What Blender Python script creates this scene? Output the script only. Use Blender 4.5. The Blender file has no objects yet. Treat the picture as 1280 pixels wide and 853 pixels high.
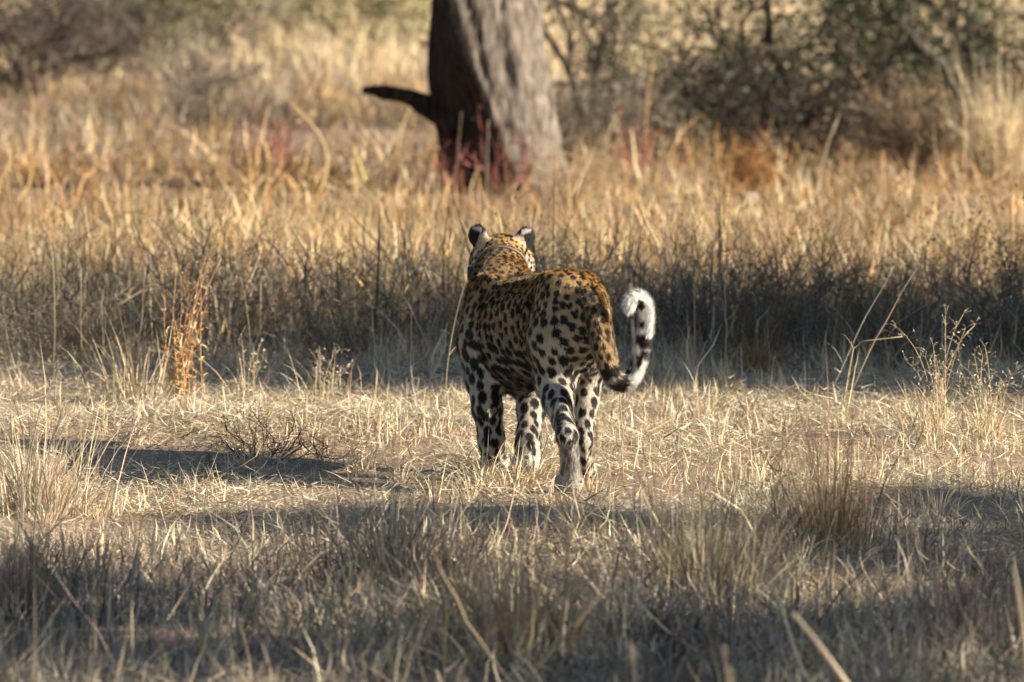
import bpy, math, numpy as np
from mathutils import Vector
from mathutils.bvhtree import BVHTree

# ------------------------------------------------------------------ camera, sky, sun, exposure
R = math.radians
SC = bpy.context.scene
COL = SC.collection
CAM_H, F_PX, CX, CY = 1.8, 8440.0, 640.0, 426.5
PITCH = R(3.843)
cam_data = bpy.data.cameras.new('camera')
cam = bpy.data.objects.new('camera', cam_data); COL.objects.link(cam); SC.camera = cam
cam.location = (0, 0, CAM_H); cam.rotation_euler = (R(90) - PITCH, 0, 0)
cam_data.sensor_width = 36.0; cam_data.lens = F_PX / 1280 * 36.0
cam_data.clip_start = 0.5; cam_data.clip_end = 9000
cam_data.dof.use_dof = True
cam_data.dof.focus_distance = 20.45
cam_data.dof.aperture_fstop = cam_data.lens / 1000 / 0.040
SUN_EL, SUN_BACK = R(22), R(12)
sun_vec = Vector((math.cos(SUN_BACK) * math.cos(SUN_EL), -math.sin(SUN_BACK) * math.cos(SUN_EL), math.sin(SUN_EL)))
world = bpy.data.worlds.new('World'); SC.world = world; world.use_nodes = True
wn = world.node_tree.nodes; wl = world.node_tree.links
sky = wn.new('ShaderNodeTexSky'); sky.sky_type = 'NISHITA'; sky.sun_disc = False
sky.sun_elevation = SUN_EL; sky.sun_rotation = math.atan2(sun_vec.x, sun_vec.y)
sky.dust_density = 0.6; sky.ozone_density = 1.6
wl.new(sky.outputs[0], wn['Background'].inputs[0]); wn['Background'].inputs[1].default_value = 0.05
sd = bpy.data.lights.new('sun', 'SUN'); sd.energy = 5.0; sd.angle = R(0.53); sd.color = (1.0, 0.88, 0.70)
sun = bpy.data.objects.new('sun', sd); COL.objects.link(sun)
sun.rotation_euler = sun_vec.to_track_quat('Z', 'Y').to_euler(); sun.location = (30, -6, 15)
SC.view_settings.view_transform = 'Standard'; SC.view_settings.look = 'None'
SC.view_settings.exposure = 1.32; SC.view_settings.gamma = 1.0
SC.render.engine = 'CYCLES'
SC.cycles.use_denoising = True
SC.cycles.max_bounces = 6; SC.cycles.diffuse_bounces = 2; SC.cycles.transparent_max_bounces = 4
SC.cycles.sample_clamp_indirect = 4.0

# ------------------------------------------------------------------ picking points
def ray(px, py):
    u, v = (px - CX) / F_PX, -(py - CY) / F_PX
    c, s = math.cos(PITCH), math.sin(PITCH)
    return np.array([u, c + v * s, -s + v * c])
def P(px, py, Y):
    d = ray(px, py); k = Y / d[1]
    return np.array([d[0] * k, Y, CAM_H + d[2] * k])
def G(px, py):
    d = ray(px, py); k = CAM_H / -d[2]
    return np.array([d[0] * k, d[1] * k, 0.0])

# ------------------------------------------------------------------ noise and ground height
def vnoise(x, y, seed=0):
    x = np.asarray(x, float); y = np.asarray(y, float)
    xi = np.floor(x); yi = np.floor(y); fx = x - xi; fy = y - yi
    fx = fx * fx * (3 - 2 * fx); fy = fy * fy * (3 - 2 * fy)
    def h(a, b):
        v = np.sin(a * 127.1 + b * 311.7 + seed * 74.7) * 43758.5453
        return v - np.floor(v)
    return (h(xi, yi) * (1 - fx) + h(xi + 1, yi) * fx) * (1 - fy) + (h(xi, yi + 1) * (1 - fx) + h(xi + 1, yi + 1) * fx) * fy
def fbm(x, y, seed=0, o=3):
    s = 0; a = 0.5; t = 0
    for i in range(o):
        s = s + a * vnoise(x * 2 ** i, y * 2 ** i, seed + i * 13); t += a; a *= 0.5
    return s / t
def gh(x, y):
    x = np.asarray(x, float); y = np.asarray(y, float)
    h = (fbm(x * 0.9, y * 0.9, 3) - 0.5) * 0.09 + (vnoise(x * 5, y * 5, 9) - 0.5) * 0.022
    m = np.clip((np.hypot(x - 0.1, y - 20.4) - 0.55) / 0.6, 0, 1)
    far = np.clip((600 - np.hypot(x, y)) / 500, 0, 1)
    return h * m * far
def on_ground(p):
    p = np.array(p, float); p[2] = float(gh(p[0], p[1])); return p

# ------------------------------------------------------------------ materials
def new_mat(name):
    m = bpy.data.materials.new(name); m.use_nodes = True
    return m, m.node_tree.nodes, m.node_tree.links, m.node_tree.nodes['Principled BSDF']
def attr_mat(name, rough=0.6, trans=0.0, noise_scale=0.0, noise_amt=0.0, spec=0.3, sheen=0.0):
    """colour of each blade / leaf / hair from its own attribute, broken up by noise, part translucent"""
    m, n, l, b = new_mat(name)
    a = n.new('ShaderNodeAttribute'); a.attribute_name = 'col'
    col = a.outputs['Color']
    if noise_amt > 0:
        tc = n.new('ShaderNodeTexCoord'); t = n.new('ShaderNodeTexNoise'); t.inputs['Scale'].default_value = noise_scale
        t.inputs['Detail'].default_value = 4
        l.new(tc.outputs['Object'], t.inputs['Vector'])
        r = n.new('ShaderNodeMapRange'); r.inputs['To Min'].default_value = 1 - noise_amt; r.inputs['To Max'].default_value = 1 + noise_amt
        l.new(t.outputs['Fac'], r.inputs['Value'])
        mx = n.new('ShaderNodeVectorMath'); mx.operation = 'SCALE'
        l.new(col, mx.inputs[0]); l.new(r.outputs[0], mx.inputs['Scale']); col = mx.outputs[0]
    l.new(col, b.inputs['Base Color'])
    b.inputs['Roughness'].default_value = rough
    b.inputs['Specular IOR Level'].default_value = spec
    if sheen: b.inputs['Sheen Weight'].default_value = sheen
    if trans > 0:
        tr = n.new('ShaderNodeBsdfTranslucent'); l.new(col, tr.inputs['Color'])
        mix = n.new('ShaderNodeMixShader'); mix.inputs[0].default_value = trans
        l.new(b.outputs[0], mix.inputs[1]); l.new(tr.outputs[0], mix.inputs[2])
        l.new(mix.outputs[0], n['Material Output'].inputs['Surface'])
    return m
M_GRASS = attr_mat('dry_grass', 0.5, 0.14, 9.0, 0.25)
M_LEAF = attr_mat('shrub_leaf', 0.5, 0.25, 6.0, 0.25)
M_TWIG = attr_mat('twig', 0.85, 0.0, 40.0, 0.35, 0.15)
M_BODY = attr_mat('leopard_skin', 0.75, 0.0, 60.0, 0.15, 0.2)
M_FUR = attr_mat('leopard_fur', 0.55, 0.0, 90.0, 0.18, 0.3, 0.15)

def soil_mat():
    m, n, l, b = new_mat('sandy_soil')
    tc = n.new('ShaderNodeTexCoord')
    def noise(scale, detail=6):
        t = n.new('ShaderNodeTexNoise'); t.inputs['Scale'].default_value = scale; t.inputs['Detail'].default_value = detail
        l.new(tc.outputs['Object'], t.inputs['Vector']); return t.outputs['Fac']
    def ramp(fac, stops):
        r = n.new('ShaderNodeValToRGB'); e = r.color_ramp.elements
        e[0].position, e[0].color = stops[0][0], (*stops[0][1], 1); e[1].position, e[1].color = stops[-1][0], (*stops[-1][1], 1)
        for p, c in stops[1:-1]:
            x = e.new(p); x.color = (*c, 1)
        l.new(fac, r.inputs[0]); return r.outputs[0]
    big = ramp(noise(0.8), [(0.3, (0.27, 0.185, 0.125)), (0.5, (0.35, 0.255, 0.18)), (0.72, (0.42, 0.32, 0.22))])
    fine = ramp(noise(45, 8), [(0.25, (0.55, 0.52, 0.5)), (0.5, (1, 1, 1)), (0.75, (1.25, 1.22, 1.15))])
    mx = n.new('ShaderNodeMix'); mx.data_type = 'RGBA'; mx.blend_type = 'MULTIPLY'; mx.inputs[0].default_value = 0.8
    l.new(big, mx.inputs[6]); l.new(fine, mx.inputs[7]); l.new(mx.outputs[2], b.inputs['Base Color'])
    b.inputs['Roughness'].default_value = 0.95; b.inputs['Specular IOR Level'].default_value = 0.1
    bp = n.new('ShaderNodeBump'); bp.inputs['Strength'].default_value = 0.6; bp.inputs['Distance'].default_value = 0.02
    l.new(noise(60, 8), bp.inputs['Height']); l.new(bp.outputs[0], b.inputs['Normal'])
    return m
M_SOIL = soil_mat()
def bark_mat():
    m, n, l, b = new_mat('grey_bark')
    tc = n.new('ShaderNodeTexCoord'); mp = n.new('ShaderNodeMapping'); mp.inputs['Scale'].default_value = (1, 1, 0.16)
    l.new(tc.outputs['Object'], mp.inputs[0])
    t = n.new('ShaderNodeTexNoise'); t.inputs['Scale'].default_value = 38; t.inputs['Detail'].default_value = 7
    l.new(mp.outputs[0], t.inputs['Vector'])
    r = n.new('ShaderNodeValToRGB'); e = r.color_ramp.elements
    e[0].position, e[0].color = 0.33, (0.07, 0.05, 0.04, 1); e[1].position, e[1].color = 0.68, (0.37, 0.34, 0.31, 1)
    x = e.new(0.5); x.color = (0.21, 0.185, 0.165, 1)
    l.new(t.outputs[0], r.inputs[0])
    at = n.new('ShaderNodeAttribute'); at.attribute_name = 'col'     # bark tint; low values paint shade on the trunk's left face and stub
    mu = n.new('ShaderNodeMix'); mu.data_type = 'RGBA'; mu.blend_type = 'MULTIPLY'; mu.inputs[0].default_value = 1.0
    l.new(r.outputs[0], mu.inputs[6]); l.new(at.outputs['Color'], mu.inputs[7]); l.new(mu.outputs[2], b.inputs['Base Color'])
    b.inputs['Roughness'].default_value = 0.95; b.inputs['Specular IOR Level'].default_value = 0.1
    bp = n.new('ShaderNodeBump'); bp.inputs['Strength'].default_value = 0.9; bp.inputs['Distance'].default_value = 0.03
    l.new(t.outputs[0], bp.inputs['Height']); l.new(bp.outputs[0], b.inputs['Normal'])
    return m
M_BARK = bark_mat()
def plain_mat(name, col, rough, var=0.25, scale=80):
    m, n, l, b = new_mat(name)
    t = n.new('ShaderNodeTexNoise'); t.inputs['Scale'].default_value = scale
    tc = n.new('ShaderNodeTexCoord'); l.new(tc.outputs['Object'], t.inputs['Vector'])
    r = n.new('ShaderNodeValToRGB'); e = r.color_ramp.elements
    e[0].color = (*[c * (1 - var) for c in col], 1); e[1].color = (*[min(1, c * (1 + var)) for c in col], 1)
    l.new(t.outputs[0], r.inputs[0]); l.new(r.outputs[0], b.inputs['Base Color']); b.inputs['Roughness'].default_value = rough
    return m
M_STRAP = plain_mat('collar_leather', (0.13, 0.125, 0.13), 0.6)
M_TAG = plain_mat('collar_plastic', (0.03, 0.04, 0.09), 0.35)
M_EYE = plain_mat('eye_amber', (0.35, 0.25, 0.05), 0.1)
M_STONE = plain_mat('pale_stone', (0.45, 0.38, 0.31), 0.9, 0.3, 25)

# ------------------------------------------------------------------ mesh helpers
class MB:
    """collects vertices, quads, triangles and one colour per vertex; build() links them as one mesh object"""
    def __init__(s): s.V, s.Q, s.T, s.C, s.n = [], [], [], [], 0
    def add(s, V, Q=None, T=None, C=None):
        V = np.asarray(V, float).reshape(-1, 3)
        if Q is not None and len(Q): s.Q.append(np.asarray(Q, int) + s.n)
        if T is not None and len(T): s.T.append(np.asarray(T, int) + s.n)
        C = np.ones((len(V), 3)) * 0.5 if C is None else np.broadcast_to(np.asarray(C, float), (len(V), 3))
        s.V.append(V); s.C.append(C); s.n += len(V); return s
    def merge(s, o, loc=(0, 0, 0)):
        for a in o.Q: s.Q.append(a + s.n)
        for a in o.T: s.T.append(a + s.n)
        s.V += [v + np.asarray(loc) for v in o.V]; s.C += o.C; s.n += o.n; return s
    def mesh(s, name, mat, smooth=True):
        V = np.concatenate(s.V); C = np.concatenate(s.C)
        Q = np.concatenate(s.Q) if s.Q else np.zeros((0, 4), int)
        T = np.concatenate(s.T) if s.T else np.zeros((0, 3), int)
        me = bpy.data.meshes.new(name)
        me.vertices.add(len(V)); me.vertices.foreach_set('co', V.astype(np.float32).ravel())
        nl = len(Q) * 4 + len(T) * 3
        me.loops.add(nl); me.loops.foreach_set('vertex_index', np.concatenate([Q.ravel(), T.ravel()]).astype(np.int32))
        me.polygons.add(len(Q) + len(T))
        st = np.concatenate([np.arange(len(Q)) * 4, len(Q) * 4 + np.arange(len(T)) * 3]).astype(np.int32)
        me.polygons.foreach_set('loop_start', st)
        if smooth: me.polygons.foreach_set('use_smooth', np.ones(len(st), bool))
        a = me.attributes.new('col', 'FLOAT_COLOR', 'POINT')
        a.data.foreach_set('color', np.concatenate([C, np.ones((len(C), 1))], 1).astype(np.float32).ravel())
        me.materials.append(mat); me.update(calc_edges=True); me.validate()
        return me
    def build(s, name, mat, parent=None, smooth=True):
        o = bpy.data.objects.new(name, s.mesh(name, mat, smooth)); COL.objects.link(o); o.parent = parent
        return o
def tag(o, label=None, cat=None, group=None, kind=None):
    if label: o['label'] = label
    if cat: o['category'] = cat
    if group: o['group'] = group
    if kind: o['kind'] = kind
    return o
def empty(name, loc, rz=0.0, sc=1.0):
    o = bpy.data.objects.new(name, None); COL.objects.link(o); o.empty_display_size = 0.1
    o.location = loc; o.rotation_euler = (0, 0, rz); o.scale = (sc, sc, sc); return o
def copy_tree(o, loc, rz=0.0, sc=1.0, parent=None):
    c = o.copy(); COL.objects.link(c)
    if parent is None: c.location = loc; c.rotation_euler = (0, 0, rz); c.scale = (sc, sc, sc)
    else: c.parent = parent
    for ch in list(o.children): copy_tree(ch, None, parent=c)
    return c

def unit(v): return v / (np.linalg.norm(v, axis=-1, keepdims=True) + 1e-12)
def blades(mb, root, H, az, lean, bend, width, col, segs=3, rng=None, tipcol=None, kink=0.0):
    """dry grass blades: tapered, bent ribbons"""
    N = len(root); rng = rng or np.random.RandomState(0)
    H, az, lean, bend, width = [np.broadcast_to(np.asarray(a, float), (N,)) for a in (H, az, lean, bend, width)]
    col = np.broadcast_to(np.asarray(col, float), (N, 3))
    fa = rng.uniform(0, 2 * math.pi, N)
    wd = np.stack([np.cos(fa), np.sin(fa), rng.uniform(-0.3, 0.3, N)], 1)
    p = root.copy(); rows = []; d = np.stack([np.cos(az), np.sin(az)], 1)
    for i in range(segs + 1):
        t = i / segs
        w = (width * (1 - 0.75 * t ** 1.4) * 0.5)[:, None]
        if i < segs: rows.append(p - wd * w); rows.append(p + wd * w)
        else: rows.append(p.copy())
        th = lean + bend * (t + 0.5 / segs) + kink * rng.normal(0, 1, N)
        st = (H / segs)[:, None]
        p = p + np.concatenate([d * np.sin(th)[:, None], np.cos(th)[:, None]], 1) * st
    nv = 2 * segs + 1
    V = np.stack(rows, 1).reshape(-1, 3)
    b = (np.arange(N) * nv)[:, None]
    Q = np.concatenate([b + np.array([[2 * i, 2 * i + 1, 2 * i + 3, 2 * i + 2]]) for i in range(segs - 1)], 0) if segs > 1 else None
    T = b + np.array([[2 * segs - 2, 2 * segs - 1, 2 * segs]])
    tt = np.repeat(np.arange(segs + 1) / segs, [2] * segs + [1])
    c0 = col[:, None, :]; c1 = c0 if tipcol is None else np.broadcast_to(np.asarray(tipcol, float), (N, 3))[:, None, :]
    C = (c0 + (c1 - c0) * tt[None, :, None]).reshape(-1, 3)
    mb.add(V, Q, T, C)
def tube(mb, pts, rad, col, sides=6):
    pts = np.asarray(pts, float); n = len(pts); rad = np.broadcast_to(np.asarray(rad, float), (n,))
    tg = unit(np.gradient(pts, axis=0)); up = np.array([0.31, 0.17, 0.93]); up2 = np.array([0.9, 0.3, 0.1])
    a = np.linspace(0, 2 * math.pi, sides, endpoint=False); V = []
    for i in range(n):
        u = up if abs(tg[i] @ up) < 0.9 else up2
        e1 = unit(np.cross(tg[i], u)); e2 = np.cross(tg[i], e1)
        V.append(pts[i] + rad[i] * (np.cos(a)[:, None] * e1 + np.sin(a)[:, None] * e2))
    V = np.concatenate(V); k = np.arange(sides); k2 = (k + 1) % sides
    Q = np.concatenate([np.stack([i * sides + k, i * sides + k2, (i + 1) * sides + k2, (i + 1) * sides + k], 1) for i in range(n - 1)])
    V = np.concatenate([V, pts[-1:] + tg[-1] * rad[-1] * 0.5, pts[:1]]); e = len(V) - 2
    T = np.concatenate([np.stack([(n - 1) * sides + k, (n - 1) * sides + k2, np.full(sides, e)], 1),
                        np.stack([k2, k, np.full(sides, e + 1)], 1)])
    mb.add(V, Q, T, col)
def leaves(mb, cen, size, col, rng, aspect=0.5):
    """leaf-sized diamond faces, folded a little along the midrib"""
    N = len(cen); size = np.broadcast_to(np.asarray(size, float), (N,))
    d = unit(rng.normal(0, 1, (N, 3))); e = unit(np.cross(d, rng.normal(0, 1, (N, 3)))); f = np.cross(d, e)
    s = size[:, None]
    V = np.stack([cen - d * s * 0.5, cen + e * s * aspect * 0.5 + f * s * 0.1, cen + d * s * 0.5, cen - e * s * aspect * 0.5 + f * s * 0.1], 1).reshape(-1, 3)
    b = (np.arange(N) * 4)[:, None]
    mb.add(V, None, np.concatenate([b + [[0, 1, 2]], b + [[0, 2, 3]]]), np.repeat(np.broadcast_to(col, (N, 3)), 4, 0))
def branch(rng, p, d, L, r, depth, out, kids=3, droop=0.0, wig=0.25, split=0.65, spread=0.9, n=5):
    pts = [np.array(p, float)]; d = unit(np.array(d, float))
    for i in range(n):
        d = unit(d + rng.normal(0, wig, 3) * 0.5 + np.array([0, 0, -droop]))
        pts.append(pts[-1] + d * L / n)
    out.append((np.array(pts), np.linspace(r, r * 0.55, n + 1), depth))
    if depth <= 0: return
    for k in range(kids):
        t = rng.uniform(0.35, 1.0) if k else 1.0
        i = min(n, max(1, int(round(t * n))))
        dd = unit(unit(pts[i] - pts[i - 1]) + rng.normal(0, 1, 3) * spread * 0.55)
        branch(rng, pts[i], dd, L * split * rng.uniform(0.75, 1.2), r * (0.62 if k else 0.7) * (1 - 0.3 * (1 - t)), depth - 1, out, kids, droop, wig, split, spread, n)
def pal(rng, N, cols, var=0.18, w=None):
    cols = np.array(cols); c = cols[rng.choice(len(cols), N, p=w)]
    return np.clip(c * (1 + rng.normal(0, var, (N, 1))) * (1 + rng.normal(0, 0.05, (N, 3))), 0.01, 0.9)
STRAW = [(0.68, 0.57, 0.38), (0.60, 0.47, 0.29), (0.74, 0.65, 0.48), (0.47, 0.35, 0.21), (0.46, 0.40, 0.30)]
GOLD = [(0.60, 0.38, 0.15), (0.66, 0.46, 0.21), (0.40, 0.23, 0.09), (0.60, 0.48, 0.30), (0.20, 0.125, 0.06)]
GREY = [(0.30, 0.27, 0.23), (0.42, 0.37, 0.30), (0.20, 0.18, 0.155), (0.56, 0.46, 0.32), (0.12, 0.105, 0.09)]
DUSK = [(0.16, 0.14, 0.105), (0.24, 0.205, 0.15), (0.09, 0.08, 0.06), (0.42, 0.35, 0.24), (0.12, 0.11, 0.08)]  # tall grass in the shade band, darkened to put shade into the blades

# ------------------------------------------------------------------ ground (one sheet to the horizon)
def axis(lo, hi, step, far, grow):
    a = list(np.arange(lo, hi + 1e-6, step)); s = step
    while a[-1] < far: s *= grow; a.append(a[-1] + s)
    s = step
    while a[0] > -far: s *= grow; a.insert(0, a[0] - s)
    return np.array(a)
gx = axis(-6, 6, 0.125, 3500, 1.25); gy = axis(12, 46, 0.2, 3500, 1.25)
X, Y = np.meshgrid(gx, gy, indexing='ij'); Z = gh(X, Y)
nx, ny = X.shape; I = np.arange(nx * ny).reshape(nx, ny)
mb = MB(); mb.add(np.stack([X, Y, Z], -1).reshape(-1, 3), np.stack([I[:-1, :-1], I[1:, :-1], I[1:, 1:], I[:-1, 1:]], -1).reshape(-1, 4))
tag(mb.build('ground', M_SOIL), 'dry sandy soil of the clearing running out to the horizon', 'ground', kind='structure')
# ------------------------------------------------------------------ uncountable grass and litter
def band(rng, n, y0, y1, margin=1.0, side=0.0775):
    y = np.sqrt(rng.uniform(y0 ** 2, y1 ** 2, n)); x = rng.uniform(-1, 1, n) * (side * y + margin)
    return x, y
def roots(x, y, sink=0.004): return np.stack([x, y, gh(x, y) - sink], 1)
def bare(x, y):
    """0 where the soil lies open, 1 where straw covers it"""
    b = np.clip((fbm(x * 0.9, y * 0.55, 21) - 0.36) * 6, .35, 1)
    for px, py, rx, ry in ((165, 566, .55, .75), (775, 622, .38, .55), (330, 712, .75, .6), (1090, 790, .5, .4), (600, 640, .3, .35), (1150, 640, .4, .4), (140, 740, .5, .4), (980, 560, .3, .4)):
        g = G(px, py); b = b * np.clip(np.hypot((x - g[0]) / rx, (y - g[1]) / ry) * 1.3 - .5, 0.12, 1)
    return b
def keep(rng, x, y, p): m = rng.rand(len(x)) < p; return x[m], y[m]
rg = np.random.RandomState(5)
TREE_X = float(G(626, 236)[0])
PI2 = 2 * math.pi
# litter: broken straw lying on the soil, thick in drifts, thin between them
mb = MB()
def drift(x, y): return np.clip(.20 + 3.2 * (fbm(x * 1.9, y * 1.1, 25) - .32), .12, 1)
for cnt, segs, L_, wd_, be in ((420000, 1, .017, .00090, .0), (60000, 2, .026, .0009, .45)):
    x, y = band(rg, cnt, 14.2, 26.5, .5); x, y = keep(rg, x, y, (.16 + .84 * bare(x, y)) * drift(x, y)); n = len(x)
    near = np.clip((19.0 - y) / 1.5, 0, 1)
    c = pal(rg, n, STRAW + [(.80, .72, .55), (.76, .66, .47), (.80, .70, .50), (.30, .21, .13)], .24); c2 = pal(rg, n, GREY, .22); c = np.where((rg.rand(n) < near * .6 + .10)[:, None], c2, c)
    r_ = roots(x, y, -0.002); r_[:, 2] += rg.exponential(.013, n) * drift(x, y)
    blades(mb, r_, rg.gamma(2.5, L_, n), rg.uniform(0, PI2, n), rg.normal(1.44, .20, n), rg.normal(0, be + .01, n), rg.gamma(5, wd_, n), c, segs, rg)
tag(mb.build('straw_litter', M_GRASS), 'broken straw lying over the open soil', 'straw litter', kind='stuff')
# stubble: short standing straw in tangled patches
mb = MB()
x, y = band(rg, 130000, 14.2, 26.5, .6); x, y = keep(rg, x, y, (.02 + .98 * bare(x, y) ** 2) * np.clip(3.2 * (fbm(x * 3.0, y * 2.0, 33) - .40), .04, 1)); n = len(x)
near = np.clip((19.0 - y) / 1.5, 0, 1)
h = rg.gamma(4, .0115, n) * (1 + .7 * np.clip((y - 23.4) / 1.5, 0, 1)) * (.75 + .9 * fbm(x * 1.3, y * .9, 8))
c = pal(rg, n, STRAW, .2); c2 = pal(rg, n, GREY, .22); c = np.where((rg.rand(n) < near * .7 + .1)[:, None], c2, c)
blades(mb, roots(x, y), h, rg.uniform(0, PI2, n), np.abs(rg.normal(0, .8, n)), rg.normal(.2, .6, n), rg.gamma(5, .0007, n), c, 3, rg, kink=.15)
tag(mb.build('short_grass', M_GRASS), 'short bleached straw stubble covering the clearing', 'short grass', kind='stuff')
# taller grey grass in the foreground
def tangle(mb, rng, x, y, top, L, w, col, segs=3):
    n = len(x); r_ = roots(x, y); r_[:, 2] += rng.rand(n) ** 1.3 * top
    blades(mb, r_, rng.gamma(4, L / 4, n), rng.uniform(0, PI2, n), rng.uniform(.25, 1.75, n), rng.normal(.3, .9, n), rng.uniform(.6, 1.4, n) * w, col, segs, rng, kink=.15)
def clumped(rng, nc, per, y0, y1, sig, dens=None, margin=.9):
    cx, cy = band(rng, nc, y0, y1, margin)
    if dens is not None: cx, cy = keep(rng, cx, cy, dens(cx, cy))
    k = rng.poisson(per, len(cx)); ci = np.repeat(np.arange(len(cx)), k); n = len(ci)
    dx, dy = rng.normal(0, sig, n), rng.normal(0, sig, n); s = rng.uniform(.65, 1.25, len(cx))[ci]
    return cx[ci] + dx * s, cy[ci] + dy * s, np.arctan2(dy, dx), s, ci
def dens_fg(x, y):
    d = .22 + .9 * np.clip((fbm(x * 1.1 + 4, y * .7, 51) - .38) * 4, 0, 1)
    g = (x / (.0758 * y)); return np.clip(d * np.where(g < -.38, .25, .85) * np.clip((18.6 - y) / 1.0, .05, 1), 0, 1)
mb = MB()
x, y, az, s, ci = clumped(rg, 760, 34, 14.2, 19.2, .07, dens_fg); n = len(x)
cc = rg.uniform(.55, 1.3, ci.max() + 1)[ci][:, None]
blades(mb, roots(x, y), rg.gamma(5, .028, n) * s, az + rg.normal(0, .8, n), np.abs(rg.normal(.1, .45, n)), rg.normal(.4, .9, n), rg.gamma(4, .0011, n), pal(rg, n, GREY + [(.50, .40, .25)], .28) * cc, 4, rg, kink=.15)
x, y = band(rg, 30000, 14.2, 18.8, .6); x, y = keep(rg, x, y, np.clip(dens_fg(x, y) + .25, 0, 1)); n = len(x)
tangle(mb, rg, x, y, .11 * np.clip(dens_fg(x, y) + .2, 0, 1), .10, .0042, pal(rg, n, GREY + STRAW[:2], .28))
tag(mb.build('grey_grass', M_GRASS), 'fine grey dry grass growing over the shaded near ground', 'grass', kind='stuff')
# tall rank grass behind the clearing
def dens_tall(x, y):
    edge = 25.0 + .8 * (fbm(x * 1.2, 3.3 + 0 * x, 61) - .5) + np.clip(-x * .12, -.3, .3)
    return np.clip((y - edge) / .8, 0, 1)
mb = MB()
x, y, az, s, ci = clumped(rg, 1700, 22, 24.4, 33.5, .09, lambda x, y: dens_tall(x, y) * np.clip(3 * (fbm(x * 1.4, y * 1.1, 93) - .28), .25, 1), .6); n = len(x)
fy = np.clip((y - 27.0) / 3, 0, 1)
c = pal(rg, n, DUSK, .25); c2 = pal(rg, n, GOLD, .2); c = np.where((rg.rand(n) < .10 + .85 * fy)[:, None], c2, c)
patch = np.clip(.30 + 1.9 * (fbm(x * 1.1 + 9, y * .9, 91) - .25), .3, 1.25)
hh = rg.gamma(7, .064, n) * s * rg.choice([.45, .7, 1.0, 1.25], ci.max() + 1)[ci] * np.clip(.6 + (y - 24.6) / 2.5, .6, 1) * (1 - .55 * np.clip((y - 26.3) / 2.2, 0, 1)) * patch; hh = np.minimum(hh, .72)
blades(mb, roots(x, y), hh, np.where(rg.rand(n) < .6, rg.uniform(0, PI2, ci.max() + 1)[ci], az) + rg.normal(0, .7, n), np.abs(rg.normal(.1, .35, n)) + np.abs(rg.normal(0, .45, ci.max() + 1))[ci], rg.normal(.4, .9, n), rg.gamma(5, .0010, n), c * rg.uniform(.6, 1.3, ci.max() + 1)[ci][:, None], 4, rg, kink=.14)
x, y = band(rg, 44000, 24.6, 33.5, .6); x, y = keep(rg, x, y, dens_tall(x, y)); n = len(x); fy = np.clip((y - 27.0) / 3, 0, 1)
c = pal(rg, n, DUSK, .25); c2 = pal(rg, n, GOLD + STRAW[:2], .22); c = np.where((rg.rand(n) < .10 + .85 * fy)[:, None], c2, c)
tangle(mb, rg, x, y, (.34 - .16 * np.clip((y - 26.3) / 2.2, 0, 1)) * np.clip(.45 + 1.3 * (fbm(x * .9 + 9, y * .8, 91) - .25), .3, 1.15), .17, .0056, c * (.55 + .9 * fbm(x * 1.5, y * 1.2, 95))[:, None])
x, y = band(rg, 9000, 24.6, 33.5, .6); x, y = keep(rg, x, y, dens_tall(x, y)); n = len(x)     # wiry stems between
blades(mb, roots(x, y), np.minimum(rg.gamma(7, .055, n), .6) * (1 - .5 * np.clip((y - 26.3) / 2.2, 0, 1)), rg.uniform(0, PI2, n), np.abs(rg.normal(0, .5, n)), rg.normal(0, .7, n), rg.uniform(.0015, .003, n), pal(rg, n, [(.16, .13, .09), (.36, .29, .2), (.25, .2, .14)], .2), 4, rg, kink=.08)
tag(mb.build('tall_grass', M_GRASS), 'tall rank dry grass standing behind the open strip', 'tall grass', kind='stuff')
def ashy(x, y):
    """share of grey dead grass: most beyond the big tree"""
    g = x / (.0758 * y); return np.clip((y - 42) / 5, 0, 1) * np.where((g < -.42) | ((g > .06) & (g < .5)), .55, .22)
ASH = [(.34, .30, .26), (.42, .37, .31), (.25, .215, .19), (.48, .41, .31), (.17, .14, .12)]
# golden grass round the big tree
mb = MB()
x, y, az, s, ci = clumped(rg, 1500, 24, 32, 58, .12, lambda x, y: np.clip(.25 + 2.2 * (fbm(x * .7, y * .35, 71) - .28), .12, 1), 1.7); n = len(x)
rust = np.clip((fbm(x * .6 + 2, y * .3, 88) - .45) * 5, 0, 1)[:, None]; cc = rg.uniform(.3, 1.35, ci.max() + 1)[ci][:, None] * (1 + rust * (np.array([.85, .68, .52]) - 1))
tall = np.clip(.5 + np.clip((fbm(x * .45 + 5, y * .25, 77) - .4) * 3, 0, .8) + np.clip((y - 42) / 8, 0, .4), .3, 1.4) * np.clip(np.hypot((x - TREE_X) / .8, (y - 39.2) / 2.2) * .8, .3, 1)
blades(mb, roots(x, y), rg.gamma(6, .038, n) * s * tall, az + rg.normal(0, .8, n), np.abs(rg.normal(.1, .5, n)), rg.normal(1.3, 1.3, n), rg.uniform(.006, .014, n), np.where((rg.rand(n) < ashy(x, y))[:, None], pal(rg, n, ASH, .22), pal(rg, n, GOLD, .2)) * cc, 4, rg, kink=.1)
x, y = band(rg, 40000, 32, 58, 1.1); x, y = keep(rg, x, y, np.clip(.3 + 1.6 * (fbm(x * .7, y * .35, 71) - .25), .15, 1)); n = len(x)
tall = np.clip(.4 + np.clip((fbm(x * .45 + 5, y * .25, 77) - .4) * 3, 0, .8), .3, 1.4) * np.clip(np.hypot((x - TREE_X) / .8, (y - 39.2) / 2.2) * .8, .3, 1)
rust = np.clip((fbm(x * .6 + 2, y * .3, 88) - .45) * 5, 0, 1)[:, None]
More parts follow.
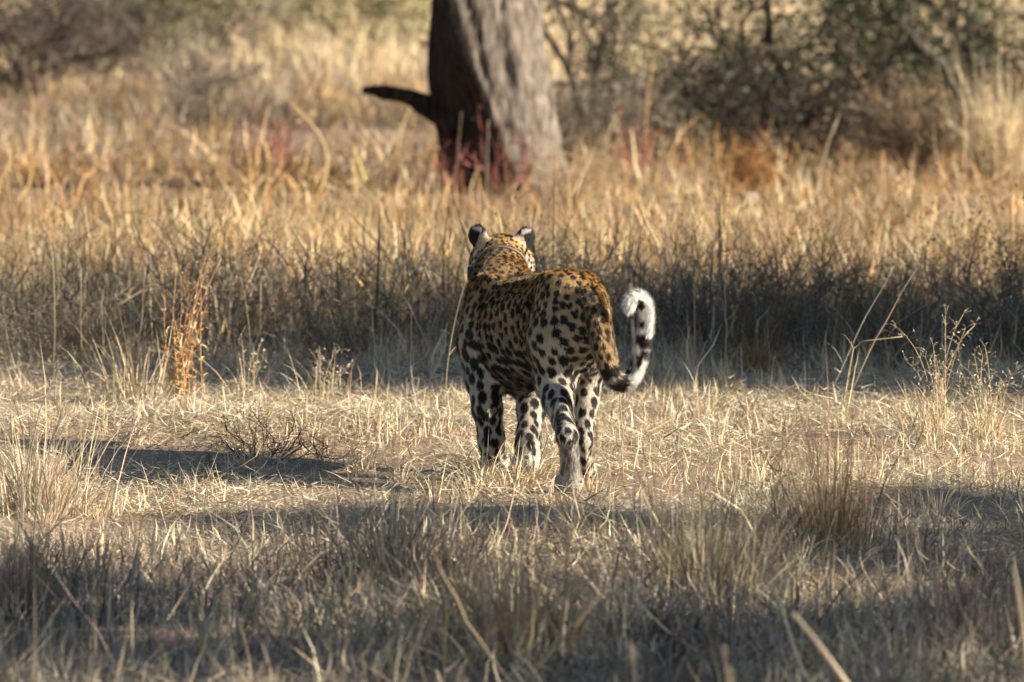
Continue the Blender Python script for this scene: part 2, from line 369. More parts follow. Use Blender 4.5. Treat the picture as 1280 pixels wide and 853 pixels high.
tangle(mb, rg, x, y, .17 * tall, .17, .009, np.where((rg.rand(n) < ashy(x, y))[:, None], pal(rg, n, ASH, .25), pal(rg, n, GOLD + [(.70, .56, .36), (.62, .51, .36)], .3)) * (1 + rust * (np.array([.82, .65, .5]) - 1)) * (.15 + 1.5 * fbm(x * 1.1, y * .8, 96))[:, None])
tag(mb.build('golden_grass', M_GRASS), 'golden sunlit grass round the foot of the big tree', 'golden grass', kind='stuff')
mb = MB()
x, y, az, s, ci = clumped(rg, 2000, 12, 57, 125, .3, None, 3.0); n = len(x)
blades(mb, roots(x, y), rg.gamma(7, .05, n) * s, az, np.abs(rg.normal(.15, .3, n)), rg.normal(.6, .6, n), rg.uniform(.012, .026, n), pal(rg, n, [(.66, .50, .29), (.60, .45, .25), (.70, .56, .36), (.50, .40, .26), (.44, .40, .24)], .2), 3, rg)
tag(mb.build('far_grass', M_GRASS), 'pale far grass seen between the bushes', 'grass', kind='stuff')

# ------------------------------------------------------------------ leopard: one implicit body turned into one mesh
A_DIR = P(632, 400, 20.88) - P(716, 400, 20.30); A_DIR[2] = 0
HEAD = unit(A_DIR); LEFT = np.array([-HEAD[1], HEAD[0], 0])
PEL = P(716, 400, 20.30)
# torso stations: s, z_top, z_bottom, half width
TS = np.array([[-0.17, 0.53, 0.45, 0.020], [-0.13, 0.575, 0.39, 0.062], [-0.06, 0.618, 0.36, 0.088], [0.05, 0.634, 0.345, 0.104], [0.2, 0.630, 0.305, 0.112],
               [0.32, 0.617, 0.278, 0.126], [0.45, 0.600, 0.250, 0.136], [0.58, 0.588, 0.250, 0.128], [0.70, 0.565, 0.29, 0.105], [0.79, 0.52, 0.35, 0.05]])
def torso_sdf(p):
    q = p - PEL; s = q @ HEAD; l = q @ LEFT
    ss = np.clip(s, TS[0, 0], TS[-1, 0])
    zt = np.interp(ss, TS[:, 0], TS[:, 1]); zb = np.interp(ss, TS[:, 0], TS[:, 2]); w = np.interp(ss, TS[:, 0], TS[:, 3])
    zc = zb + (zt - zb) * 0.54; hz = np.where(p[..., 2] > zc, zt - zc, zc - zb)
    k = np.sqrt((l / w) ** 2 + ((p[..., 2] - zc) / hz) ** 2)
    return np.hypot((k - 1) * np.minimum(w, hz) * (k > 1) , s - ss) + np.where(k > 1, 0, (k - 1) * np.minimum(w, hz))
PR = []   # region, kind, data, k
def cone(reg, a, b, ra, rb, k=0.035): PR.append((reg, 'cone', (np.array(a), np.array(b), ra, rb), k))
def ell(reg, c, r, k=0.03, ax=None): PR.append((reg, 'ell', (np.array(c), np.array(r), np.eye(3) if ax is None else np.array(ax)), k))
def chain(reg, pts, k=0.03):
    for (a, ra), (b, rb) in zip(pts[:-1], pts[1:]): cone(reg, a, b, ra, rb, k)
BODY_AX = np.stack([LEFT, HEAD, [0, 0, 1]])
# neck, head
chain('neck', [(P(633, 412, 20.86), .118), (P(629, 372, 20.98), .100), (P(626, 339, 21.10), .080)], .05)
ell('head', P(627, 326, 21.21), (.082, .105, .083), .03, BODY_AX)
for sx in (-1, 1): ell('head', P(627 + sx * 25, 332, 21.21), (.034, .06, .048), .03, BODY_AX)
cone('leg', P(701, 505, 20.10), P(709, 545, 19.955), .020, .020, .03)
cone('muzzle', P(628, 340, 21.27), P(628, 344, 21.36), .055, .040, .03)
cone('muzzle', P(628, 352, 21.28), P(628, 354, 21.35), .034, .026, .02)
EARS = [(P(597, 295, 21.185), -1), (P(657, 298, 21.185), 1)]
for c, sx in EARS:
    ax = np.stack([unit(np.array([1, sx * 0.45, 0.0])), unit(np.array([-sx * 0.45, 1, 0.0])), [0, 0, 1]])
    ell('ear', c, (.033, .013, .036), .02, ax)
# shoulders and forelegs
chain('arm', [(P(611, 392, 20.86), .070), (P(604, 430, 20.83), .072), (P(605, 475, 20.78), .054)], .04)
chain('leg', [(P(605, 475, 20.78), .050), (P(609, 512, 20.75), .0435), (P(613, 540, 20.755), .035), (P(615, 554, 20.74), .037), (P(618, 575, 20.77), .032)], .025)
chain('arm', [(P(655, 400, 20.95), .070), (P(660, 440, 20.88), .066), (P(664, 478, 20.78), .050)], .04)
chain('leg', [(P(664, 478, 20.78), .046), (P(664, 512, 20.72), .041), (P(661, 540, 20.66), .033), (P(660, 556, 20.63), .036), (P(658, 575, 20.62), .031)], .025)
for l_, z_ in ((.062, .578), (-.062, .578)):       # shoulder blades
    ell('torso', PEL + HEAD * .585 + LEFT * l_ + [0, 0, z_ - PEL[2]], (.026, .075, .035), .03, BODY_AX)
for l_ in (.060, -.060):                           # hip bones
    ell('torso', PEL + HEAD * .06 + LEFT * l_ + [0, 0, .612 - PEL[2]], (.024, .05, .030), .03, BODY_AX)
# hind legs
chain('thigh', [(P(706, 378, 20.30), .086), (P(698, 425, 20.27), .086), (P(694, 470, 20.30), .066)], .045)
chain('leg', [(P(694, 470, 20.30), .062), (P(697, 500, 20.21), .046), (P(704, 528, 20.09), .030), (P(709, 546, 19.965), .0285), (P(712, 566, 19.985), .0245), (P(713, 585, 20.0), .025), (P(714, 602, 20.01), .030)], .022)
chain('thigh', [(P(732, 385, 20.36), .074), (P(736, 430, 20.36), .066), (P(735, 472, 20.46), .046)], .045)
chain('leg', [(P(735, 472, 20.46), .044), (P(733, 505, 20.42), .034), (P(730, 535, 20.38), .025), (P(730, 552, 20.36), .022), (P(731, 578, 20.42), .021), (P(731, 589, 20.45), .026)], .02)
def paw(c, w, lift=0.0):
    c = np.array(c, float); c[2] = 0
    ell('paw', c + HEAD * .015 + [0, 0, .030 + lift], (w, .062, .031), .02, BODY_AX)
    for i in (-1.5, -.5, .5, 1.5):
        ell('paw', c + HEAD * (.062 - abs(i) * .010) + LEFT * i * w * .42 + [0, 0, .022 + lift * .3], (w * .30, .026, .021), .008, BODY_AX)
paw(P(621, 590, 20.78), .040); paw(P(659, 590, 20.62), .038, .012); paw(P(713, 610, 20.02), .034); paw(P(732, 595, 20.49), .031)
# tail
TK = [(736, 372, 20.20, .032), (746, 403, 20.11, .0265), (753, 436, 20.07, .0235), (761, 462, 20.06, .0215), (772, 477, 20.07, .0200), (784, 479, 20.08, .0188),
      (794, 465, 20.10, .0178), (801, 443, 20.11, .0168), (806, 418, 20.12, .0162), (808, 396, 20.12, .0160), (805, 379, 20.11, .0160), (797, 372, 20.10, .0155), (789, 376, 20.09, .0140), (786, 384, 20.09, .0115)]
TKp = np.array([P(*k[:3]) for k in TK]); TKr = np.array([k[3] for k in TK]); TAIL = []
for i in range(len(TK) - 1):          # smooth curve through the knots
    p0, p1, p2, p3 = TKp[max(i - 1, 0)], TKp[i], TKp[i + 1], TKp[min(i + 2, len(TK) - 1)]
    for t in (0, .33, .67):
        TAIL.append((.5 * (2 * p1 + (p2 - p0) * t + (2 * p0 - 5 * p1 + 4 * p2 - p3) * t * t + (3 * p1 - p0 - 3 * p2 + p3) * t ** 3), TKr[i] + (TKr[i + 1] - TKr[i]) * t))
TAIL.append((TKp[-1], TKr[-1]))
chain('tail', TAIL, .012)
LO = np.array([-0.24, 19.80, -0.015]); HI = np.array([0.50, 21.46, 0.80]); H_ = 0.006
def prim(kind, d, p):
    if kind == 'cone':
        a, b, ra, rb = d; ab = b - a; t = np.clip(((p - a) @ ab) / (ab @ ab), 0, 1)
        return np.linalg.norm(p - a - t[..., None] * ab, axis=-1) - (ra + (rb - ra) * t)
    c, r, ax = d; q = ((p - c) @ ax.T) / r; k = np.linalg.norm(q, axis=-1)
    return (k - 1) * min(r) * np.where(k > 1, 1, 1)
dims = np.ceil((HI - LO) / H_).astype(int) + 1
axes = [(LO[i] + np.arange(dims[i]) * H_).astype(np.float32) for i in range(3)]
FLD = np.full(dims, 1.0, np.float32)
def smin(a, b, k):
    h = np.maximum(k - np.abs(a - b), 0) / k
    return np.minimum(a, b) - h * h * k * 0.25
def blend(fn, lo, hi, k):
    i0 = np.clip(((lo - LO) / H_).astype(int) - 1, 0, dims - 1); i1 = np.clip(((hi - LO) / H_).astype(int) + 2, 1, dims)
    sl = tuple(slice(i0[j], i1[j]) for j in range(3))
    g = np.stack(np.meshgrid(*[axes[j][sl[j]] for j in range(3)], indexing='ij'), -1)
    FLD[sl] = smin(FLD[sl], fn(g).astype(np.float32), k)
blend(torso_sdf, LO, HI, .02)
for reg, kind, d, k in PR:
    if kind == 'cone': lo = np.minimum(d[0] - d[2], d[1] - d[3]); hi = np.maximum(d[0] + d[2], d[1] + d[3])
    else: lo = d[0] - max(d[1]); hi = d[0] + max(d[1])
    blend(lambda g: prim(kind, d, g), lo - k * 1.5, hi + k * 1.5, k)
def surface_nets(f):
    s = f < 0
    c = [s[i:dims[0] - 1 + i, j:dims[1] - 1 + j, k:dims[2] - 1 + k] for i in (0, 1) for j in (0, 1) for k in (0, 1)]
    tot = sum(x.astype(np.int8) for x in c); act = (tot > 0) & (tot < 8)
    idx = np.argwhere(act); vid = np.full(act.shape, -1, int); vid[act] = np.arange(len(idx))
    off = np.array([(i, j, k) for i in (0, 1) for j in (0, 1) for k in (0, 1)])
    cv = np.stack([f[idx[:, 0] + o[0], idx[:, 1] + o[1], idx[:, 2] + o[2]] for o in off], 1)
    acc = np.zeros((len(idx), 3)); cnt = np.zeros(len(idx))
    for a in range(8):
        for b in range(a + 1, 8):
            if np.abs(off[a] - off[b]).sum() != 1: continue
            m = (cv[:, a] < 0) != (cv[:, b] < 0); t = np.where(m, cv[:, a] / (cv[:, a] - cv[:, b] + 1e-12), 0)
            acc += m[:, None] * (off[a] + t[:, None] * (off[b] - off[a])); cnt += m
    V = LO + (idx + acc / cnt[:, None]) * H_
    Q = []
    for ax in range(3):
        o1, o2 = [k for k in range(3) if k != ax]
        a = np.take(s, range(0, dims[ax] - 1), ax); b = np.take(s, range(1, dims[ax]), ax)
        e = np.argwhere(a != b); flip = a[tuple(e.T)]
        e_ok = (e[:, o1] > 0) & (e[:, o2] > 0) & (e[:, o1] < dims[o1] - 1) & (e[:, o2] < dims[o2] - 1); e = e[e_ok]; flip = flip[e_ok]
        def cell(d1, d2):
            c = e.copy(); c[:, o1] -= d1; c[:, o2] -= d2; return vid[tuple(c.T)]
        q = np.stack([cell(1, 1), cell(0, 1), cell(0, 0), cell(1, 0)], 1)
        if ax == 1: flip = ~flip
        q[~flip] = q[~flip][:, ::-1]; Q.append(q)
    return V, np.concatenate(Q)
LV, LQ = surface_nets(FLD)
for _ in range(2):   # relax the voxel steps
    e = np.concatenate([LQ[:, [0, 1]], LQ[:, [1, 2]], LQ[:, [2, 3]], LQ[:, [3, 0]]])
    sm = np.zeros_like(LV); ct = np.zeros(len(LV))
    np.add.at(sm, e[:, 0], LV[e[:, 1]]); np.add.at(sm, e[:, 1], LV[e[:, 0]]); np.add.at(ct, e[:, 0], 1); np.add.at(ct, e[:, 1], 1)
    LV = 0.5 * LV + 0.5 * sm / ct[:, None]
LT = np.concatenate([LQ[:, [0, 1, 2]], LQ[:, [0, 2, 3]]])
fn_ = np.cross(LV[LT[:, 1]] - LV[LT[:, 0]], LV[LT[:, 2]] - LV[LT[:, 0]])
LN = np.zeros_like(LV)
for i in range(3): np.add.at(LN, LT[:, i], fn_)
LN = unit(LN)
TP = np.array([a for a, r in TAIL]); TL = np.concatenate([[0], np.cumsum(np.linalg.norm(np.diff(TP, axis=0), axis=1))])
REGS = ['torso', 'neck', 'head', 'muzzle', 'ear', 'arm', 'leg', 'thigh', 'paw', 'tail']
def region(p):
    best = torso_sdf(p); reg = np.zeros(len(p), int)
    for r, kind, d, k in PR:
        v = prim(kind, d, p); m = v < best; best = np.where(m, v, best); reg[m] = REGS.index(r)
    return reg
def tail_param(p):
    bd = np.full(len(p), 9.0); u = np.zeros(len(p)); tg = np.zeros((len(p), 3))
    for i in range(len(TP) - 1):
        ab = TP[i + 1] - TP[i]; t = np.clip((p - TP[i]) @ ab / (ab @ ab), 0, 1)
        d = np.linalg.norm(p - TP[i] - t[:, None] * ab, axis=1); m = d < bd
        bd[m] = d[m]; u[m] = TL[i] + t[m] * (TL[i + 1] - TL[i]); tg[m] = unit(ab)
    return u / TL[-1], tg
rl = np.random.RandomState(11)
REG_V = region(LV)
ri = {n: i for i, n in enumerate(REGS)}
# --- spots: dart throwing over the skin
SPACE = {'torso': .0315, 'neck': .0195, 'head': .0160, 'muzzle': .016, 'ear': .5, 'arm': .034, 'leg': .034, 'thigh': .0315, 'paw': .024, 'tail': .0225}
order = rl.permutation(len(LV)); taken = []; tk_sp = []
grid = {}
for i in order:
    r = REGS[REG_V[i]]; sp = SPACE[r]
    if r == 'ear': continue
    if r in ('torso', 'thigh') and LV[i][2] > .54: sp *= .8
    if r == 'leg' and LV[i][2] < .2: sp *= .82
    p = LV[i]; key = tuple((p / .05).astype(int)); ok = True
    for a in (-1, 0, 1):
        for b in (-1, 0, 1):
            for c in (-1, 0, 1):
                for j in grid.get((key[0] + a, key[1] + b, key[2] + c), ()):
                    if np.abs(LV[j] - p).max() < sp and np.linalg.norm(LV[j] - p) < sp * .96: ok = False; break
                if not ok: break
            if not ok: break
        if not ok: break
    if ok: grid.setdefault(key, []).append(i); taken.append(i); tk_sp.append(sp)
BC, BR, BD, BE = [], [], [], []; CC, CR = [], []
def flow_dir(p, n, reg):
    t = np.where(np.isin(reg, [ri['torso'], ri['neck'], ri['head'], ri['muzzle']])[:, None], -HEAD + np.array([0, 0, -0.45]), np.array([0., 0., -1.]) - 0.25 * HEAD)
    t = np.where((reg == ri['arm'])[:, None], np.array([0, 0, -1.]) - HEAD * .6, t)
    t = np.where((reg == ri['thigh'])[:, None], np.array([0, 0, -1.]) - HEAD * .5, t)
    t = np.where((reg == ri['paw'])[:, None], HEAD + np.array([0, 0, -.4]), t)
    t = np.where((reg == ri['ear'])[:, None], np.array([0, 0, 1.]), t)
    m = reg == ri['tail']
    if m.any(): t[m] = tail_param(p[m])[1]
    t = t - n * (t * n).sum(1, keepdims=True)
    return unit(t)
TKN = np.array(taken); FD = flow_dir(LV[TKN], LN[TKN], REG_V[TKN])
for i, sp, fd in zip(taken, tk_sp, FD):
    p, n, r = LV[i], LN[i], REGS[REG_V[i]]; t2 = np.cross(n, fd)
    if r == 'tail' and np.linalg.norm(TP - p, axis=1).argmin() > 13: continue
    if r in ('torso', 'thigh', 'arm') and p[2] > .40 and rl.rand() < .85:      # rosette: broken ring round a brown centre
        k = rl.randint(3, 6); a0 = rl.uniform(0, 6.28); rr = sp * .24
        CC.append(p); CR.append(sp * .26)
        for j in range(k):
            a = a0 + 6.283 * j / k + rl.uniform(-.3, .3)
            BC.append(p + (fd * math.cos(a) * 1.15 + t2 * math.sin(a)) * rr * rl.uniform(.85, 1.15)); BR.append(sp * rl.uniform(.225, .28)); BD.append(fd); BE.append(rl.uniform(1, 1.15))
    else:
        BC.append(p + rl.normal(0, sp * .05, 3)); f_ = {'neck': .41, 'head': .38, 'tail': .42, 'muzzle': .25, 'paw': .24}.get(r, .47)
        BR.append(sp * f_ * rl.uniform(.75, 1.15)); BD.append(fd); BE.append(rl.uniform(1.1, 1.6))
        if r in ('leg', 'arm', 'thigh', 'torso') and rl.rand() < .3:
            BC.append(p + t2 * sp * .2 * rl.choice([-1, 1]) + fd * sp * .15); BR.append(sp * .26); BD.append(fd); BE.append(1.3)
BC, BR, BD, BE, CC, CR = map(np.array, (BC, BR, BD, BE, CC, CR))
def coat(p, n, reg):
    """colour of the leopard's coat at points p"""
    z = p[:, 2]; q = p - PEL; lat = q @ LEFT
    zz = z + .02 * (vnoise(p[:, 0] * 40 + p[:, 1] * 30, z * 40, 5) - .5)
    ks = [.16, .27, .36, .46, .57, .64]
    cs = np.array([(.58, .52, .44), (.62, .56, .47), (.60, .52, .41), (.58, .46, .30), (.62, .43, .21), (.64, .40, .14)])
    base = np.stack([np.interp(zz, ks, cs[:, c]) for c in range(3)], 1)
    nl = np.isin(reg, [ri['neck'], ri['head'], ri['muzzle']]); hd = np.isin(reg, [ri['head'], ri['muzzle']])
    gold = np.array([.54, .34, .14]); white = np.array([.72, .66, .57])
    axl = lat - np.interp(q @ HEAD, [.55, .9], [0, (P(627, 326, 21.21) - PEL) @ LEFT])
    wside = np.clip((np.abs(axl) - .052) / .022, 0, 1) * np.clip((.66 - z) / .05 + .2, 0, 1)
    hb = gold + (white - gold) * (wside * np.where(hd, 1, .25))[:, None]
    base = np.where(nl[:, None], hb, base)
    # inner thighs and rear of the hind legs pale, shank heel dusky
    m = (reg == ri['thigh']) & (z < .47); rear = np.clip((n @ -HEAD) * 1.6 - .3, 0, 1) * np.clip((.47 - z) / .1, 0, 1)
    base = np.where(m[:, None], base + (white - base) * rear[:, None], base)
    heel = (reg == ri['leg']) & (z < .16) & (p[:, 1] < 20.3) & (n @ -HEAD > .1)
    base = np.where(heel[:, None], np.array([.30, .275, .25]) * (.55 + .9 * vnoise(p[:, 0] * 150, z * 25, 6))[:, None], base)
    dark = np.zeros(len(p)); brown = np.zeros(len(p))
    o = np.argsort(z); nz = .15 * (vnoise(p[:, 0] * 160 + p[:, 1] * 90, z * 160, 2) - .5)
    for c0 in range(0, len(o), 5000):
        ids = o[c0:c0 + 5000]; zl, zh = z[ids].min() - .03, z[ids].max() + .03
        b = np.where((BC[:, 2] > zl) & (BC[:, 2] < zh))[0]
        if len(b):
            dv = p[ids][:, None, :] - BC[b][None]; al = (dv * BD[b][None]).sum(-1)
            dd = np.sqrt(np.maximum((dv ** 2).sum(-1) - al ** 2, 0) * 1.1 + (al / BE[b]) ** 2) / BR[b]
            dark[ids] = np.clip((1.12 - dd.min(1) - nz[ids]) / .22, 0, 1)
        b = np.where((CC[:, 2] > zl) & (CC[:, 2] < zh))[0]
        if len(b):
            dd = np.linalg.norm(p[ids][:, None, :] - CC[b][None], axis=-1) / CR[b]
            brown[ids] = np.clip((1.1 - dd.min(1)) / .4, 0, 1)
    base = base + (np.array([.34, .22, .10]) - base) * (brown * .7)[:, None]
    hp = (reg == ri['paw']) & (p[:, 1] < 20.2); base = np.where(hp[:, None], np.array([.36, .33, .29]), base)
    dark = np.where(heel, dark * .5, dark)
    base = base + (np.array([.012, .010, .009]) - base) * dark[:, None]
    m = reg == ri['tail']
    if m.any():
        u, tg = tail_param(p[m]); side = (p[m] - np.stack([np.interp(u, TL / TL[-1], TP[:, c]) for c in range(3)], 1)) @ np.array([1., -.3, 0])
        ph = np.arctan2(n[m][:, 1], n[m][:, 0])
        tan_ = np.array([.50, .34, .16]); w2 = np.array([.84, .82, .79])
        tb = tan_ + (w2 - tan_) * np.clip((u - .36) / .16, 0, 1)[:, None]; tb = base[m] * np.clip(1 - u * 5, 0, 1)[:, None] * (1 - dark[m][:, None]) + tb * np.clip(u * 5, 0, 1)[:, None] + 0
        spot = dark[m] * (u < .42)
        for uu, wd, thr, sd_ in ((.40, .022, -.8, 1), (.455, .024, -.7, 0), (.475, .018, .2, 1), (.53, .024, .2, 0), (.60, .034, .1, 0), (.645, .018, .5, 1), (.695, .024, .2, 1), (.705, .026, .3, 0), (.775, .016, .6, 0)):
            edge = np.cos(ph - (-2.5 if sd_ == 0 else -.7)) ; e2 = .012 * (vnoise(p[m][:, 0] * 120, p[m][:, 2] * 120, 4) - .5)
            spot = np.maximum(spot, np.clip((1.15 - np.abs(u - uu + e2) / wd) / .25, 0, 1) * np.clip((edge - thr) / .25, 0, 1))
        under = (u > .80) & (u < .95) & (n[m][:, 2] < -.3); spot = np.maximum(spot, under * 1.0)
        base[m] = tb + (np.array([.014, .012, .011]) - tb) * spot[:, None]
    for c, sx in EARS:
        e = (reg == ri['ear']) & (np.linalg.norm(p - c, axis=1) < .06)
        lz = (p[e][:, 2] - c[2]) / .034; lx = (p[e][:, 0] - c[0]) / .0285 * sx
        k = np.where((lz - .25 * lx > .40)[:, None], np.array([.48, .47, .46]), np.array([.013, .012, .012]))
        k = np.where(((lz > .76) | ((lz > .45) & (lx > .62)) | ((lz > .3) & (lx < -.45)))[:, None], np.array([.02, .02, .02]), k)
        k = np.where(((lx < -.2 - .4 * lz) & (lz < .15))[:, None], np.array([.50, .40, .27]), k)
        base[e] = k
    return np.clip(base, .005, .95)
mb = MB(); mb.add(LV, LQ, None, coat(LV, LN, REG_V))
leopard = mb.build('leopard', M_BODY)
tag(leopard, 'spotted leopard wearing a collar walking away through dry grass, tail curled up', 'leopard')
# --- fur: short hairs lying along the coat
NF = 330000
ar = np.linalg.norm(fn_, axis=1); ti = rl.choice(len(LT), NF, p=ar / ar.sum()); uu = rl.rand(NF, 2); fl = uu.sum(1) > 1; uu[fl] = 1 - uu[fl]
tri = LV[LT[ti]]; fp = tri[:, 0] + uu[:, :1] * (tri[:, 1] - tri[:, 0]) + uu[:, 1:] * (tri[:, 2] - tri[:, 0])
nn = LN[LT[ti]]; fnm = unit(nn[:, 0] + uu[:, :1] * (nn[:, 1] - nn[:, 0]) + uu[:, 1:] * (nn[:, 2] - nn[:, 0]))
freg = REG_V[LT[ti, 0]]
fcol = coat(fp, fnm, freg)
ln = np.array([{'torso': .014, 'neck': .014, 'head': .009, 'muzzle': .007, 'ear': .008, 'arm': .012, 'leg': .010, 'thigh': .013, 'paw': .008, 'tail': .019}[r] for r in REGS])[freg]
ln = ln * rl.uniform(.6, 1.35, NF); ln = np.where((freg == 0) & (fp[:, 2] < .33), ln * 1.7, ln)
fdir = flow_dir(fp, fnm, freg); tl_lift = np.where(freg == ri['tail'], .5, .30)
fd2 = unit(fdir + fnm * (tl_lift * rl.uniform(.5, 1.6, NF))[:, None] + rl.normal(0, .16, (NF, 3)))
wv = unit(np.cross(fd2, fnm)) * (.0011 * rl.uniform(.7, 1.3, NF))[:, None]
V = np.stack([fp - wv - fnm * .001, fp + wv - fnm * .001, fp + fd2 * ln[:, None]], 1).reshape(-1, 3)
sh = np.clip(rl.normal(1, .13, (NF, 1)), .6, 1.4)
mb = MB(); mb.add(V, None, np.arange(NF * 3).reshape(-1, 3), np.repeat(np.clip(fcol * sh, .004, .95), 3, 0))
fur = mb.build('fur', M_FUR, leopard); fur['kind'] = 'stuff'
# --- collar round the neck
bvh = BVHTree.FromPolygons([Vector(v) for v in LV], [tuple(int(x) for x in q) for q in LQ])
nk = P(627, 342, 21.115); na = unit(P(627, 326, 21.22) - P(629, 376, 20.98)); na = unit(na + np.array([0, .12, .1]))
e1 = unit(np.cross(na, [0, 0, 1])); e2 = np.cross(na, e1)
ring = []
for i in range(72):
    a = 2 * math.pi * i / 72; dv = math.cos(a) * e1 + math.sin(a) * e2; o = nk + dv * .3
    h = bvh.ray_cast(Vector(o), Vector(-dv), .3); rr = .3 - h[3] if h[0] is not None else .09
    ring.append(rr)
ring = np.array(ring); ring = np.convolve(np.concatenate([ring[-4:], ring, ring[:4]]), np.ones(9) / 9, 'valid') + .003
ang = np.arange(72) * 2 * math.pi / 72; rd = np.cos(ang)[:, None] * e1 + np.sin(ang)[:, None] * e2
prof = [(-.0055, 0), (-.0055, .003), (.0055, .003), (.0055, 0)]
V = np.concatenate([nk + rd * (ring + o_)[:, None] + na * h_ for h_, o_ in prof]); k = np.arange(72); k2 = (k + 1) % 72
Q = np.concatenate([np.stack([j * 72 + k, j * 72 + k2, ((j + 1) % 4) * 72 + k2, ((j + 1) % 4) * 72 + k], 1) for j in range(4)])
mb = MB(); mb.add(V, Q); collar = mb.build('collar', M_STRAP, leopard); collar['label'] = 'grey leather collar strap round the neck'
def rbox(mb, c, ax, r, col=(.5, .5, .5), bev=.25):
    """box with cut edges; ax rows are its axes, r half sizes"""
    pts = []
    for sx in (-1, 1):
        for sy in (-1, 1):
            for sz in (-1, 1):
                for ksh in range(3):
                    v = np.array([sx, sy, sz], float) * r
                    for j in range(3):
                        if j != ksh: v[j] -= np.sign(v[j]) * min(r) * bev
                    pts.append(c + v @ ax)
    import bmesh
    bm = bmesh.new(); vs = [bm.verts.new(p) for p in pts]; bmesh.ops.convex_hull(bm, input=vs); bm.verts.index_update()
    mb.add(np.array([v.co[:] for v in bm.verts]), None, np.array([[v.index for v in f.verts] for f in bm.faces]), col); bm.free()
jl = int(np.argmin(rd @ np.array([1., .25, .15])))
mb = MB(); rbox(mb, nk + rd[jl] * (ring[jl] + .014), np.stack([rd[jl], na, np.cross(rd[jl], na)]), np.array([.010, .015, .018]))
mb.build('collar_tag', M_TAG, collar)
for sx in (-1, 1):
    mb = MB(); c = P(628 + sx * 14, 322, 21.302)
    u, v = np.meshgrid(np.linspace(0, math.pi, 7), np.linspace(0, 2 * math.pi, 12, endpoint=False), indexing='ij')
    V = c + .013 * np.stack([np.sin(u) * np.cos(v), np.cos(u), np.sin(u) * np.sin(v)], -1).reshape(-1, 3)
    I = np.arange(7 * 12).reshape(7, 12); mb.add(V, np.stack([I[:-1], np.roll(I, -1, 1)[:-1], np.roll(I, -1, 1)[1:], I[1:]], -1).reshape(-1, 4))
    mb.build('eye', M_EYE, leopard)
# ------------------------------------------------------------------ the big tree
def noise3(p, f, seed): return vnoise(p[:, 0] * f + p[:, 2] * f * .6, p[:, 1] * f - p[:, 2] * f * .45, seed)
TREE = on_ground(G(626, 236)); TY = TREE[1]
tree = empty('big_tree', TREE)
tag(tree, 'big old tree with grey fissured trunk and a snapped dark side branch', 'tree')
k_px = TY / F_PX
def zrow(py): return P(640, py, TY)[2]
# rows of the trunk: height, left edge, right edge, ridge (where the bark turns from the shaded face to the sunlit one)
rows = [(-.25, 538, 726, 660), (zrow(225), 545, 720, 652), (zrow(190), 547, 706, 634), (zrow(150), 540, 700, 617), (zrow(100), 534, 692, 598), (zrow(50), 534, 686, 580), (zrow(0), 536, 682, 564), (1.6, 538, 676, 556), (2.2, 530, 678, 560), (2.7, 520, 690, 590)]
rows = np.array(rows); na_ = 96; zs = np.linspace(rows[0, 0], rows[-1, 0], 120); V = []; SHADED = []
ta = np.linspace(0, PI2, na_, endpoint=False)
for z in zs:
    l, r, q = [(np.interp(z, rows[:, 0], rows[:, j]) - 626) * k_px for j in (1, 2, 3)]
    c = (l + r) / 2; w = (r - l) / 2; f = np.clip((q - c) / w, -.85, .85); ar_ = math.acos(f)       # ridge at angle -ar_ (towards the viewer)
    a = -ta
    # rounded wedge: left edge, ridge, right edge, round back
    key = np.array([-math.pi, -ar_ - (math.pi - ar_) * .5, -ar_, -ar_ * .5, 0, math.pi * .5, math.pi]); 
    dep = w * 1.25
    rx = np.array([l, l + (q - l) * .42, q, q + (r - q) * .62, r, c, l]); ry = np.array([0, -dep * .28, -dep, -dep * .82, -.05 * w, dep * .9, 0])
    aa = ((ta + math.pi) % PI2) - math.pi; o_ = np.argsort(aa)
    xs = np.interp(aa, key, rx); ys = np.interp(aa, key, ry)
    for _ in range(2): xs = (xs + np.roll(xs, 1) + np.roll(xs, -1)) / 3; ys = (ys + np.roll(ys, 1) + np.roll(ys, -1)) / 3
    V.append(np.stack([xs, ys, np.full(na_, z)], 1)); SHADED.append((aa < -ar_ - .04 + .10 * (vnoise(np.full(na_, z * 6), aa * 3, 12) - .5)) | (aa > math.pi * .75))
V = np.array(V); cen = V.mean(1, keepdims=True); dr = unit((V - cen) * [1, 1, 0]); tw = ta[None, :] + V[:, :, 2] * .35
fis = np.abs(vnoise(tw * 7, V[:, :, 2] * 2.2, 3) - .5) * 2; fis2 = np.abs(vnoise(tw * 15 + 3, V[:, :, 2] * 4, 7) - .5) * 2
lump = fbm(tw * 1.6, V[:, :, 2] * 1.4, 5) - .5
V = V + dr * ((np.minimum(fis * 2.2, 1) - .7) * .022 + (np.minimum(fis2 * 2, 1) - .7) * .020 + lump * .03)[..., None]
V = V.reshape(-1, 3); I = np.arange(len(V)).reshape(len(zs), na_); I2 = np.roll(I, -1, 1)
mb = MB(); mb.add(V, np.stack([I[:-1], I2[:-1], I2[1:], I[1:]], -1).reshape(-1, 4), None, np.where(np.array(SHADED).reshape(-1, 1), [[.16, .13, .12]], [[.68, .65, .62]]))  # left face darker: shade painted into the bark tint
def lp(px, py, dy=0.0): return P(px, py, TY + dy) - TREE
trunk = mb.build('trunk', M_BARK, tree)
mb = MB(); rt = np.random.RandomState(3)
sp_ = np.array([lp(570, 147, .0), lp(545, 137, .02), lp(528, 129, .04), lp(511, 122, .06), lp(494, 117, .08), (lp(478, 115, .09)), lp(465, 115, .10), lp(453, 114, .11)])
tube(mb, sp_, [.11, .080, .062, .048, .038, .034, .024, .012], (.16, .13, .12), 12)  # dark tint: shade painted onto the stub
